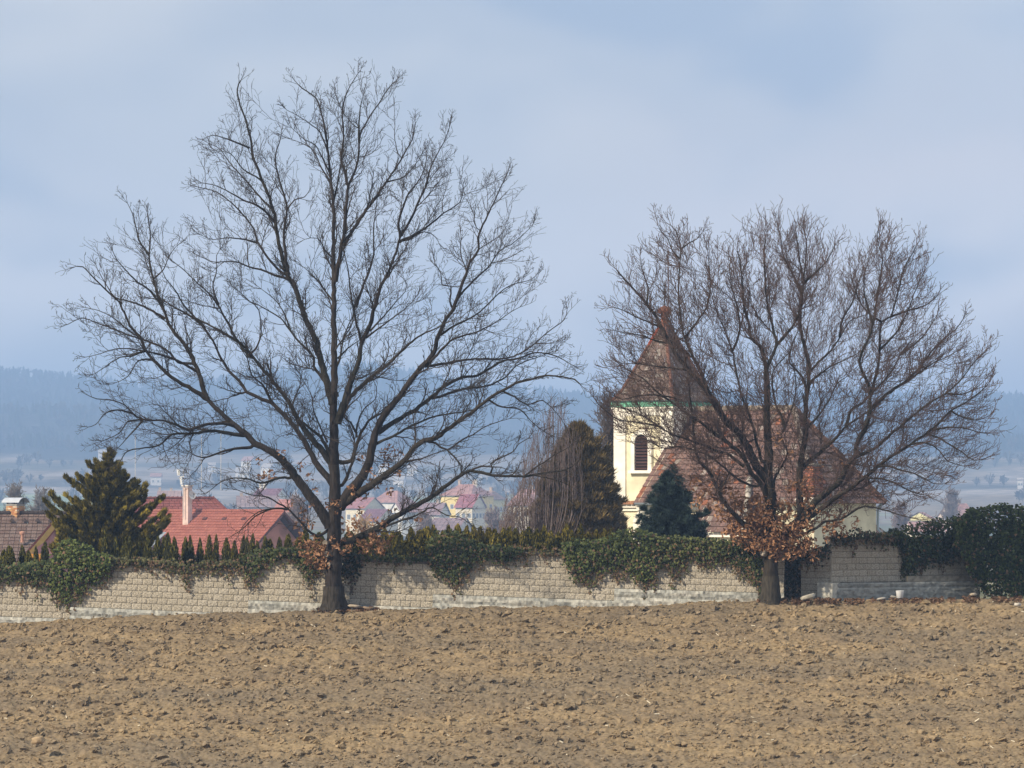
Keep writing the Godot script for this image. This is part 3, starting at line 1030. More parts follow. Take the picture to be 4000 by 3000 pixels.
func make_church() -> void:
	var d := 193.0
	var m := d / FOCAL
	var c0 := at(2597, 1950, d)
	var gy := -5.6
	var o := thing("village_church", "cream village church with pyramid tower roof, louvred belfry window and steep tiled nave", "church", Vector3(c0.x, gy, c0.z))
	o.rotation.y = deg_to_rad(-38.0)
	var Y := func(py: float) -> float: return (HORIZON - py) * m - gy
	var h := 1.56
	var cream := Color(0.73, 0.67, 0.49)
	var white := Color(0.84, 0.80, 0.71)
	var y_str: float = Y.call(1972)
	var y_top: float = Y.call(1592)
	# walls of the tower
	var s := Shape.new()
	s.col = cream
	s.slab(Vector3(-h, -1, -h), Vector3(h, y_top, h))
	part("tower_wall", s, M.plaster, o)
	s = Shape.new()
	s.col = white
	var y_p: float = Y.call(1614)
	for sx in [-1.0, 1.0]:
		for f in 2:      # corner strips, standing proud of the panels, on the two faces in view and round the back
			var b := Basis(Vector3.UP, f * PI / 2)
			for back in [0.0, PI]:
				var bb := Basis(Vector3.UP, f * PI / 2 + back)
				s.box(Transform3D(bb, bb * Vector3(sx * (h - 0.29), (y_str + y_p) * 0.5 + 0.15, h + 0.03)), Vector3(0.62, y_p - y_str - 0.3, 0.07))
				s.box(Transform3D(bb, bb * Vector3(sx * (h - 0.27), y_str * 0.5 - 0.55, h + 0.05)), Vector3(0.66, y_str - 0.1, 0.11))
	part("corner_pilasters", s, M.plaster, o)
	s = Shape.new()
	s.col = white
	for i in 3:          # cornice mouldings under the copper edge
		var e := h + 0.05 + i * 0.035
		s.slab(Vector3(-e, y_p + i * 0.085, -e), Vector3(e, y_p + 0.083 + i * 0.085, e))
	s.slab(Vector3(-h - 0.045, y_p - 0.12, -h - 0.045), Vector3(h + 0.045, y_p - 0.002, h + 0.045))
	part("cornice", s, M.plaster, o)
	s = Shape.new()
	s.col = Color(0.16, 0.42, 0.29)
	var e1 := h + 0.15
	s.slab(Vector3(-e1, y_p + 0.26, -e1), Vector3(e1, y_p + 0.45, e1))
	s.col = Color(0.04, 0.10, 0.085)
	s.slab(Vector3(-e1 - 0.02, y_p + 0.455, -e1 - 0.02), Vector3(e1 + 0.02, y_p + 0.51, e1 + 0.02))
	part("copper_gutter", s, M.copper, o)
	# string course
	s = Shape.new()
	s.col = white
	s.slab(Vector3(-h - 0.2, y_str - 0.12, -h - 0.2), Vector3(h + 0.2, y_str + 0.02, h + 0.2))
	s.slab(Vector3(-h - 0.1, y_str - 0.26, -h - 0.1), Vector3(h + 0.1, y_str - 0.125, h + 0.1))
	part("string_course", s, M.plaster, o)
	s = Shape.new()
	var pickr := func() -> Color: return Color(0.25, 0.12, 0.075).lerp(Color(0.36, 0.17, 0.09), rng.randf())
	for f in 4:
		var bb := Basis(Vector3.UP, f * PI / 2)
		s.tiles(bb * Vector3(-h - 0.32, y_str + 0.02, h + 0.32), bb * Vector3(h + 0.32, y_str + 0.02, h + 0.32), bb * Vector3(-h - 0.02, y_str + 0.17, h + 0.02), bb * Vector3(h + 0.02, y_str + 0.17, h + 0.02), 0.25, 0.3, pickr, 0.02)
	part("string_tiles", s, M.tile, o, Vector3.ZERO, true)
	# belfry window with louvres
	var wy0: float = Y.call(1838)
	var wy1: float = Y.call(1730)
	var wh := 0.36
	s = Shape.new()
	s.col = Color(0.02, 0.015, 0.015)
	arch_fill(s, -0.06, wy0, wy1, wh, h + 0.012)
	var win := part("belfry_window", s, M.glass, o)
	s = Shape.new()
	s.col = white
	arch(s, -0.06, wy0, wy1, wh, h - 0.05, h + 0.13, 0.20)
	part("window_surround", s, M.plaster, win)
	s = Shape.new()
	s.col = white
	s.slab(Vector3(-0.06 - wh - 0.3, wy0 - 0.13, h - 0.05), Vector3(-0.06 + wh + 0.3, wy0 - 0.003, h + 0.2))
	part("sill", s, M.plaster, win)
	for i in 11:
		s = Shape.new()
		s.col = Color(0.070, 0.034, 0.030) * rnd(0.7, 1.25)
		var yy := wy0 + 0.08 + i * 0.135
		var half := wh - 0.02
		if yy > wy1:
			half = sqrt(maxf(0.01, wh * wh - (yy - wy1) * (yy - wy1))) - 0.03
		if half > 0.08:
			s.box(Transform3D(Basis(Vector3.RIGHT, 0.75), Vector3(-0.06, yy, h + 0.06)), Vector3(half * 2, 0.018, 0.12))
			part("louvre", s, M.plain, win)
	# lower window, partly behind the nave's corner
	s = Shape.new()
	s.col = Color(0.03, 0.03, 0.035)
	arch_fill(s, 0.12, Y.call(2140), Y.call(2045), 0.36, h + 0.012)
	var lw := part("lower_window", s, M.glass, o)
	s = Shape.new()
	s.col = white
	arch(s, 0.12, Y.call(2140), Y.call(2045), 0.36, h - 0.05, h + 0.12, 0.26)
	part("window_surround", s, M.plaster, lw)
	# roof of the tower: steep pyramid with a small bell cast foot
	var yb := y_p + 0.51
	var ya: float = Y.call(1268)
	s = Shape.new()
	var pick := func() -> Color:
		var q := rng.randf()
		if q < 0.2:
			return Color(0.27, 0.235, 0.21) * rnd(0.8, 1.2)
		return Color(0.130, 0.090, 0.078).lerp(Color(0.205, 0.148, 0.125), rng.randf())
	var eb := h + 0.09
	var em := h - 0.20
	var ym := yb + 0.42
	var et := 0.12
	for f in 4:
		var bb := Basis(Vector3.UP, f * PI / 2)
		s.tiles(bb * Vector3(-eb, yb, eb), bb * Vector3(eb, yb, eb), bb * Vector3(-em, ym, em), bb * Vector3(em, ym, em), 0.19, 0.17, pick, 0.025)
		s.tiles(bb * Vector3(-em, ym, em), bb * Vector3(em, ym, em), bb * Vector3(-et, ya, et), bb * Vector3(et, ya, et), 0.19, 0.17, pick, 0.025)
	part("tower_roof_tiles", s, M.tile, o, Vector3.ZERO, true)
	for f in 4:
		var sg := Vector3(1 if f & 1 else -1, 0, 1 if f & 2 else -1)
		s = Shape.new()
		for i in 26:
			var t0 := i / 26.0
			var f2 := func(t: float) -> Vector3:
				if t < 0.13:
					return Vector3(0, lerpf(yb, ym, t / 0.13), 0) + sg * lerpf(eb, em, t / 0.13)
				return Vector3(0, lerpf(ym, ya, (t - 0.13) / 0.87), 0) + sg * lerpf(em, et, (t - 0.13) / 0.87)
			s.col = Color(0.40, 0.09, 0.045) if t0 > 0.72 and f == 2 else Color(0.20, 0.10, 0.075) * rnd(0.8, 1.15)
			s.tube(PackedVector3Array([f2.call(t0), f2.call(minf(1.0, t0 + 0.042))]), PackedFloat32Array([0.075, 0.085]), 7, true)
		part("hip_tiles", s, M.tile, o, Vector3.ZERO, true)
	# skylight in the shaded slope
	s = Shape.new()
	s.col = Color(0.05, 0.06, 0.08)
	var sk: float = Y.call(1520)
	s.box(Transform3D(Basis(Vector3.UP, PI / 2) * Basis(Vector3.RIGHT, -0.40), Vector3(1.16, sk, -0.12)), Vector3(0.42, 0.5, 0.14))
	part("skylight", s, M.metal, o)
	# finial: rusty neck and knob, rod with a leafed cross, lightning rod
	s = Shape.new()
	s.col = Color(0.27, 0.105, 0.06)
	s.lathe(Vector3(0, ya - 0.35, 0), PackedVector2Array([Vector2(0.27, 0.0), Vector2(0.20, 0.25), Vector2(0.17, 0.62), Vector2(0.17, 0.80), Vector2(0.30, 0.86), Vector2(0.33, 1.0), Vector2(0.24, 1.06), Vector2(0.16, 1.14), Vector2(0.03, 1.18), Vector2(0.0, 1.2)]), 14)
	part("finial", s, M.copper, o)
	s = Shape.new()
	s.col = Color(0.03, 0.032, 0.03)
	var yf := ya + 0.8
	s.tube(PackedVector3Array([Vector3(0, yf, 0), Vector3(0, yf + 0.98, 0)]), PackedFloat32Array([0.028, 0.02]), 6, true)
	s.tube(PackedVector3Array([Vector3(-0.14, yf + 0.62, -0.14), Vector3(0.14, yf + 0.62, 0.14)]), PackedFloat32Array([0.028, 0.028]), 6, true)
	for q in [Vector3(-0.15, 0.62, -0.15), Vector3(0.15, 0.62, 0.15), Vector3(0, 0.92, 0), Vector3(0, 0.42, 0)]:
		s.lathe(Vector3(0, yf - 0.07, 0) + q, PackedVector2Array([Vector2(0.0, 0), Vector2(0.055, 0.05), Vector2(0.055, 0.09), Vector2(0, 0.14)]), 7)
	part("cross", s, M.plain, o)
	s = Shape.new()
	s.col = Color(0.16, 0.10, 0.09)
	s.tube(PackedVector3Array([Vector3(0.12, yf - 0.1, -0.1), Vector3(0.12, yf + 2.45, -0.1), Vector3(0.12, yf + 2.6, -0.1)]), PackedFloat32Array([0.025, 0.022, 0.004]), 6)
	part("lightning_rod", s, M.plain, o)
	# nave: long side towards the light, three sided end
	var nh := 3.55
	var x0 := h + 0.02
	var yr: float = Y.call(1604)
	var ye: float = Y.call(1965)
	var x1 := h + 5.3
	s = Shape.new()
	s.col = cream
	s.slab(Vector3(x0 - 0.35, -1, -nh), Vector3(x1, ye, nh))
	s.quad(Vector3(x0 - 0.35, ye, nh), Vector3(x0 - 0.35, yr - 0.2, 0), Vector3(x0 - 0.35, yr - 0.2, -0.01), Vector3(x0 - 0.35, ye, -nh))
	var rim: Array[Vector3] = []
	for a in [90.0, 42.0, -42.0, -90.0]:
		rim.append(Vector3(x1 + cos(deg_to_rad(a)) * nh * 1.0, 0, sin(deg_to_rad(a)) * nh))
	for i in 3:
		s.quad(rim[i] + Vector3(0, -1, 0), rim[i] + Vector3(0, ye, 0), rim[i + 1] + Vector3(0, ye, 0), rim[i + 1] + Vector3(0, -1, 0))
	part("nave_wall", s, M.plaster, o)
	s = Shape.new()
	s.col = white
	for px in [x0 - 0.05, x0 + 3.2]:
		s.slab(Vector3(px - 0.3, -1, nh - 0.02), Vector3(px + 0.27, ye - 0.30, nh + 0.09))
	s.slab(Vector3(x0 - 0.4, ye - 0.3, nh - 0.02), Vector3(x1, ye - 0.12, nh + 0.16))
	s.slab(Vector3(x0 - 0.4, ye - 0.118, nh - 0.02), Vector3(x1, ye - 0.03, nh + 0.24))
	part("nave_pilasters", s, M.plaster, o)
	s = Shape.new()
	var pn := func() -> Color:
		var q := rng.randf()
		if q < 0.06:
			return Color(0.27, 0.22, 0.19) * rnd(0.8, 1.2)
		if q < 0.105:
			return Color(0.27, 0.105, 0.06) * rnd(0.8, 1.1)
		return Color(0.150, 0.094, 0.080).lerp(Color(0.225, 0.138, 0.115), rng.randf())
	var en := nh + 0.35
	var ee := ye - 0.02
	s.tiles(Vector3(x0 - 0.42, ee, en), Vector3(x1, ee, en), Vector3(x0 - 0.42, yr, 0), Vector3(x1, yr, 0), 0.25, 0.33, pn, 0.05)
	s.tiles(Vector3(x1, ee, -en), Vector3(x0 - 0.42, ee, -en), Vector3(x1, yr, 0), Vector3(x0 - 0.42, yr, 0), 0.3, 0.33, pn, 0.05)
	var top := Vector3(x1, yr, 0)
	var er: Array[Vector3] = []
	for a in [90.0, 42.0, -42.0, -90.0]:
		er.append(Vector3(x1 + cos(deg_to_rad(a)) * en * 1.02, ee, sin(deg_to_rad(a)) * en))
	for i in 3:
		s.tiles(er[i], er[i + 1], top, top, 0.25, 0.33, pn, 0.05)
	part("nave_roof_tiles", s, M.tile, o, Vector3.ZERO, true)
	s = Shape.new()
	s.col = Color(0.13, 0.07, 0.055)
	s.quad(Vector3(x0 - 0.43, ee, en), Vector3(x0 - 0.43, yr, 0), Vector3(x0 - 0.40, yr - 0.12, 0), Vector3(x0 - 0.40, ee - 0.12, en - 0.05))
	part("verge", s, M.tile, o)
	s = Shape.new()
	s.col = Color(0.14, 0.16, 0.17)
	s.tube(PackedVector3Array([Vector3(x0 - 0.3, ee - 0.02, en + 0.05), Vector3(x0 + 3.0, ee - 0.03, en + 0.05)]), PackedFloat32Array([0.065, 0.065]), 8, true)
	part("gutter", s, M.metal, o)
	var mortar := Color(0.27, 0.225, 0.19)
	hip_line(o, Vector3(x0 - 0.42, yr, 0), top, 16, Color(0.29, 0.235, 0.19))
	hip_line(o, top, er[1], 17, mortar)
	hip_line(o, top, er[2], 17, Color(0.24, 0.14, 0.11))
	# brick chimney through the hip
	s = Shape.new()
	var cq := top.lerp(er[1], 0.80) + Vector3(0.15, 0.0, 0.35)
	var cyt: float = Y.call(1822)
	for i in 17:
		for sd in 4:
			for j in 3:
				s.col = [Color(0.36, 0.14, 0.08), Color(0.28, 0.11, 0.075), Color(0.40, 0.18, 0.10), Color(0.19, 0.09, 0.07)][rng.randi() % 4] * rnd(0.85, 1.15)
				var bb := Basis(Vector3.UP, sd * PI / 2)
				s.box(Transform3D(bb, Vector3(cq.x, 0, cq.z) + bb * Vector3((j - 1) * 0.22 + (0.05 if i % 2 else -0.05), cyt - 0.1 - i * 0.085, 0.29)), Vector3(0.205, 0.072, 0.1))
	s.col = Color(0.34, 0.30, 0.26)
	s.slab(Vector3(cq.x - 0.31, cyt - 1.7, cq.z - 0.31), Vector3(cq.x + 0.31, cyt, cq.z + 0.31))
	s.slab(Vector3(cq.x - 0.42, cyt, cq.z - 0.42), Vector3(cq.x + 0.42, cyt + 0.09, cq.z + 0.42))
	s.col = Color(0.6, 0.57, 0.5)
	s.box(Transform3D(Basis(Vector3.RIGHT, 0.5), Vector3(cq.x, cyt - 1.5, cq.z + 0.42)), Vector3(0.9, 0.2, 0.2))
	part("brick_chimney", s, M.plain, o)
	# catslide annex with hipped end, its eave lower than the nave's
	var ay: float = Y.call(2074)
	var az := en + 1.25
	var ax0 := x0 + 3.3
	var at_y := lerpf(ee, yr, 0.26)
	var at_z := lerpf(en, 0.0, 0.26) + 0.08
	var ax1 := x1 + 1.0
	s = Shape.new()
	s.tiles(Vector3(ax0, ay, az), Vector3(ax1, ay, az), Vector3(ax0, at_y, at_z), Vector3(ax1 - 1.25, at_y, at_z), 0.25, 0.33, pn, 0.05)
	s.tiles(Vector3(ax1, ay, az), Vector3(ax1 + 0.1, ay, at_z - 2.0), Vector3(ax1 - 1.25, at_y, at_z), Vector3(ax1 - 1.2, at_y, at_z - 0.6), 0.25, 0.33, pn, 0.05)
	part("annex_roof_tiles", s, M.tile, o, Vector3.ZERO, true)
	hip_line(o, Vector3(ax1 - 1.25, at_y, at_z), Vector3(ax1, ay, az), 10, Color(0.40, 0.36, 0.31))
	s = Shape.new()
	s.col = cream
	s.slab(Vector3(ax0 + 0.2, -1, 1.0), Vector3(ax1 - 0.3, ay - 0.03, az - 0.3))
	s.col = white
	s.slab(Vector3(ax0 + 0.1, ay - 0.2, 1.0), Vector3(ax1 - 0.2, ay - 0.033, az - 0.15))
	part("annex_wall", s, M.plaster, o)
	# drainpipe and the low lean-to behind the rounded end
	s = Shape.new()
	s.col = Color(0.36, 0.42, 0.48)
	var dp := er[2].lerp(er[3], 0.10) * Vector3(1, 0, 1)
	s.tube(PackedVector3Array([dp + Vector3(0, ee, 0), dp + Vector3(-0.1, ee - 0.3, 0.1), dp + Vector3(-0.1, ee - 1.1, 0.1), dp + Vector3(0.25, ee - 1.5, 0.1), dp + Vector3(0.25, -1, 0.1)]), PackedFloat32Array([0.06, 0.06, 0.06, 0.06, 0.06]), 8)
	part("drainpipe", s, M.metal, o)
	s = Shape.new()
	var ly: float = Y.call(1990)
	var lb: float = Y.call(2098)
	s.tiles(Vector3(x1 + 1.0, lb, -nh - 2.6), Vector3(x1 + 1.2, lb, -nh + 0.4), Vector3(x1 - 0.6, ly, -nh - 2.2), Vector3(x1 - 0.6, ly, -nh + 0.4), 0.25, 0.3, pn, 0.05)
	s.col = Color(0.2, 0.12, 0.1)
	s.tri(Vector3(x1 - 0.6, ly, -nh - 2.2), Vector3(x1 + 1.0, lb, -nh - 2.6), Vector3(x1 - 2.6, lb, -nh - 2.6))
	s.col = cream
	s.slab(Vector3(x1 - 2.4, -1, -nh - 2.4), Vector3(x1 + 0.7, lb, -nh + 0.3))
	part("lean_to", s, M.tile, o)

# ---------------------------------------------------------------- bare trees
# A limb is traced through columns and rows of the photograph and given its own lean in depth.
class Limb:
	var p := PackedVector3Array()
	var r := PackedFloat32Array()

var limbs: Array[Limb] = []
var tree_depth := 128.9
var tree_base := Vector3.ZERO

var girth := 1.0

func limb(w0: float, w1: float, lean: float, s: String) -> void:
	var q := parse(s)
	var k := tree_depth / FOCAL
	var z := 0.0
	var flat0 := at(q[0].x, q[0].y, tree_depth)
	var best := 0.7
	var root := Vector3.ZERO
	var hit := false
	var width := 0.0
	for l in limbs:           # grow out of the limb that it starts on
		for i in l.p.size():
			var o := l.p[i]
			var dd := Vector2(o.x - flat0.x, o.y - flat0.y).length()
			if dd < best:
				best = dd
				root = o
				width = l.r[i]
				hit = true
	var pts := PackedVector3Array()
	if hit:
		z = root.z + tree_depth
		if best > 0.12:
			pts.append(root)
	var going := 0.0
	for i in q.size():
		if i > 0:
			going += q[i].distance_to(q[i - 1]) * k
		var zz := z + lean * (going - 0.06 * going * going * signf(maxf(0.0, 1.0)))
		pts.append(at(q[i].x, q[i].y, tree_depth - zz))
	if pts.size() > 1 and hit and best > 0.12 and pts[0].distance_to(pts[1]) < 0.05:
		pts.remove_at(0)
	var l := Limb.new()
	l.p = smooth_line(pts, 0.22)
	var n := l.p.size()
	for i in n:
		var t := float(i) / (n - 1)
		var w := lerpf(w0, w1 * 0.7, pow(t, 0.7)) * k * 0.5 * girth
		if i > 0 and i < n - 1:
			l.p[i] += rv() * Vector3(1, 1, 1) * minf(0.018, w * 0.35)
		l.r.append(maxf(w * rnd(0.95, 1.06), 0.008))
	limbs.append(l)

# a side shoot with shoots of its own
func shoot(s: Shape, p: Vector3, dir: Vector3, length: float, r: float, level: int, rise: float, tips: PackedVector3Array) -> void:
	var n := clampi(int(length / 0.15), 2, 12) if level > 0 else 2
	var step := length / n
	var pts := PackedVector3Array([p])
	var rad := PackedFloat32Array([r])
	var d := dir
	for i in n:
		d = (d + rv() * 0.22 + Vector3.UP * rise * 0.12).normalized()
		p += d * step
		pts.append(p)
		rad.append(lerpf(r, maxf(r * 0.35, twig_min), float(i + 1) / n))
		if level > 0:
			var many := 1 if level == 1 else 2
			for j in many:
				if rng.randf() < (0.78 if level > 1 else 0.85):
					var side := d.cross(rv()).normalized()
					var a := rnd(0.55, 1.05)
					var cd := (d * cos(a) + side * sin(a) + Vector3.UP * rise * 0.18).normalized()
					var left := 1.0 - 0.45 * float(i) / n
					shoot(s, p, cd, length * rnd(0.30, 0.55) * left, maxf(rad[i] * 0.6, twig_min), level - 1, rise, tips)
	if level == 0:
		tips.append(p)
	s.tube(pts, rad, 3)

var twig_min := 0.0042

func dress(s: Shape, centre: Vector3, every: float, length: float, first: float, rise: float, tips: PackedVector3Array, seed_: int, bough_every := 0.9, bough := 2.0) -> void:
	rng.seed = seed_
	for l in limbs:
		var n := l.p.size()
		var total := 0.0
		for i in range(1, n):
			total += l.p[i].distance_to(l.p[i - 1])
		var gone := 0.0
		var next := maxf(first * minf(total, 4.0), rnd(0.1, 0.3))
		var next_bough := maxf(0.25 * minf(total, 5.0), rnd(0.3, 0.8))
		for i in range(1, n):
			gone += l.p[i].distance_to(l.p[i - 1])
			var t := gone / maxf(total, 0.01)
			var d := (l.p[i] - l.p[i - 1]).normalized()
			var away := (l.p[i] - centre).normalized()
			if l.r[i] < 0.11 and gone > next_bough and t < 0.93:
				next_bough = gone + bough_every * rnd(0.6, 1.4)
				var side := (d.cross(rv()).normalized() + away * 0.25).normalized()
				var a := rnd(0.5, 0.95)
				var ln := bough * rnd(0.45, 1.1) * clampf(total / 3.0, 0.4, 1.0) * (1.0 - 0.55 * t)
				shoot(s, l.p[i], (d * cos(a) + side * sin(a) + Vector3.UP * rise * 0.2).normalized(), ln, clampf(l.r[i] * 0.55, 0.010, 0.030), 3, rise, tips)
			if gone < next:
				continue
			next = gone + every * rnd(0.5, 1.5)
			if l.r[i] > 0.15:
				continue
			var side := (d.cross(rv()).normalized() + away * 0.30).normalized()
			var a := rnd(0.55, 1.1)
			var ln := length * rnd(0.3, 1.15) * (1.0 - 0.45 * t) * clampf(total / 3.0, 0.5, 1.0)
			shoot(s, l.p[i], (d * cos(a) + side * sin(a) + Vector3.UP * rise * 0.25).normalized(), ln, clampf(l.r[i] * 0.42, 0.007, 0.018), 2, rise, tips)
		var e := (l.p[n - 1] - l.p[n - 2]).normalized()
		for j in 3:
			var side := e.cross(rv()).normalized()
			var a := rnd(0.1, 0.55)
			shoot(s, l.p[n - 1], (e * cos(a) + side * sin(a)).normalized(), length * rnd(0.25, 0.6), 0.008, 2, rise, tips)

# branches that reach from the nearest limb to places all through the crown, so that it fills to its outline
func fill_crown(s: Shape, outline: String, many: int, half_depth: float, thick: float, side_len: float, rise: float, tips: PackedVector3Array, seed_: int, low_row: float) -> void:
	rng.seed = seed_
	var poly := parse(outline)
	var lo := poly[0]
	var hi := poly[0]
	for q in poly:
		lo = lo.min(q)
		hi = hi.max(q)
	var from := PackedVector3Array()
	var girths := PackedFloat32Array()
	for l in limbs:
		for i in range(2, l.p.size()):
			if l.r[i] < 0.12:
				from.append(l.p[i])
				girths.append(l.r[i])
	var heart := at((lo.x + hi.x) * 0.5, lerpf(lo.y, hi.y, 0.8), tree_depth)
	var made := 0
	var tries := 0
	while made < many and tries < many * 6:
		tries += 1
		var q := Vector2(rnd(lo.x, hi.x), rnd(lo.y, hi.y))
		if not Geometry2D.is_point_in_polygon(q, poly):
			continue
		var u := (q.x - (lo.x + hi.x) * 0.5) / ((hi.x - lo.x) * 0.5)
		var w := (q.y - (lo.y + hi.y) * 0.5) / ((hi.y - lo.y) * 0.5)
		var z := rnd(-1, 1) * half_depth * sqrt(maxf(0.1, 1.0 - 0.8 * u * u - 0.5 * w * w))
		var p := at(q.x, q.y, tree_depth + z)
		var out := (p - heart).normalized()
		var best := 1e9
		var pick := -1
		for i in range(0, from.size(), 2):
			var d := p - from[i]
			var l := d.length()
			var cost := l * (1.5 - out.dot(d) / maxf(l, 0.01)) * (1.0 + 0.4 * maxf(0.0, -d.y / maxf(l, 0.01)))
			if cost < best and l > 0.35:
				best = cost
				pick = i
		if pick < 0 or best > 2.6:
			continue
		made += 1
		var a := from[pick]
		var d := p - a
		var bend := (out * 0.35 + rv() * 0.25 + Vector3.UP * rise * 0.15) * d.length() * 0.35
		var line := smooth_line(PackedVector3Array([a, a.lerp(p, 0.45) - bend * 0.7, p + bend * 0.25]), 0.16)
		var n := line.size()
		var rad := PackedFloat32Array()
		var r0 := minf(girths[pick] * 0.75, thick * (0.5 + 0.5 * d.length()))
		for i in n:
			if i > 0:
				line[i] += rv() * 0.018
			rad.append(lerpf(r0, twig_min, float(i) / maxf(1.0, n - 1.0)))
			if i % 2 == 0 and i > 1:
				from.append(line[i])
				girths.append(rad[i])
		s.tube(line, rad, 4)
		for i in range(2, n):
			var dir := (line[i] - line[i - 1]).normalized()
			if rng.randf() < 0.75:
				var side := (dir.cross(rv()).normalized() + out * 0.3).normalized()
				var an := rnd(0.5, 1.0)
				shoot(s, line[i], (dir * cos(an) + side * sin(an) + Vector3.UP * rise * 0.2).normalized(), side_len * rnd(0.4, 1.1), maxf(rad[i] * 0.6, twig_min), 1, rise, tips)

func limb_parts(o: Node3D, names: Array, colour: Color) -> void:
	for i in limbs.size():
		var l := limbs[i]
		var s := Shape.new()
		s.col = colour * rnd(0.9, 1.1)
		s.tube(l.p, l.r, 12 if l.r[0] > 0.12 else 7 if l.r[0] > 0.04 else 5, true)
		part("trunk" if i < names.size() else "limb", s, M.bark, o, tree_base)

func oak_leaf() -> ArrayMesh:
	# lobed dry leaf, curled along its rib
	var s := Shape.new()
	var w := [0.02, 0.26, 0.17, 0.36, 0.22, 0.40, 0.2, 0.05]
	for i in 7:
		var y0 := i / 7.0 - 0.5
		var y1 := (i + 1) / 7.0 - 0.5
		for q in [-1.0, 1.0]:
			var a := Vector3(0, y0, -0.25 * y0 * y0)
			var b := Vector3(0, y1, -0.25 * y1 * y1)
			s.quad(a, b, Vector3(q * w[i + 1], y1, 0.16 - 0.25 * y1 * y1), Vector3(q * w[i], y0, 0.16 - 0.25 * y0 * y0))
	return s.mesh()

func leaf_cloud(spots: Array, seed_: int, more: float) -> Array:
	# dead leaves in tufts round given places: [column, row, spread in pixels, leaves]
	rng.seed = seed_
	var pl: Array[Transform3D] = []
	var tn := PackedColorArray()
	var k := tree_depth / FOCAL
	for q in spots:
		var tuft := maxi(1, int(q[3] * more / 9))
		for i in tuft:
			var a := rnd(0, TAU)
			var rr: float = sqrt(rng.randf()) * q[2]
			var c := at(q[0] + cos(a) * rr * (q[4] if q.size() > 4 else 1.0), q[1] + sin(a) * rr, tree_depth - rnd(-0.9, 1.0) * minf(1.0, q[2] * k))
			for j in 9:
				var p := c + rv() * 0.13
				var sz := rnd(0.06, 0.115)
				pl.append(facing(rv() + Vector3(0, 0.2, 0.5), rnd(0, TAU), Vector3(sz, sz * 1.3, sz), p))
				tn.append(Color(0.24, 0.118, 0.060).lerp(Color(0.46, 0.265, 0.155), rng.randf()) * rnd(0.65, 1.1))
	return [pl, tn]

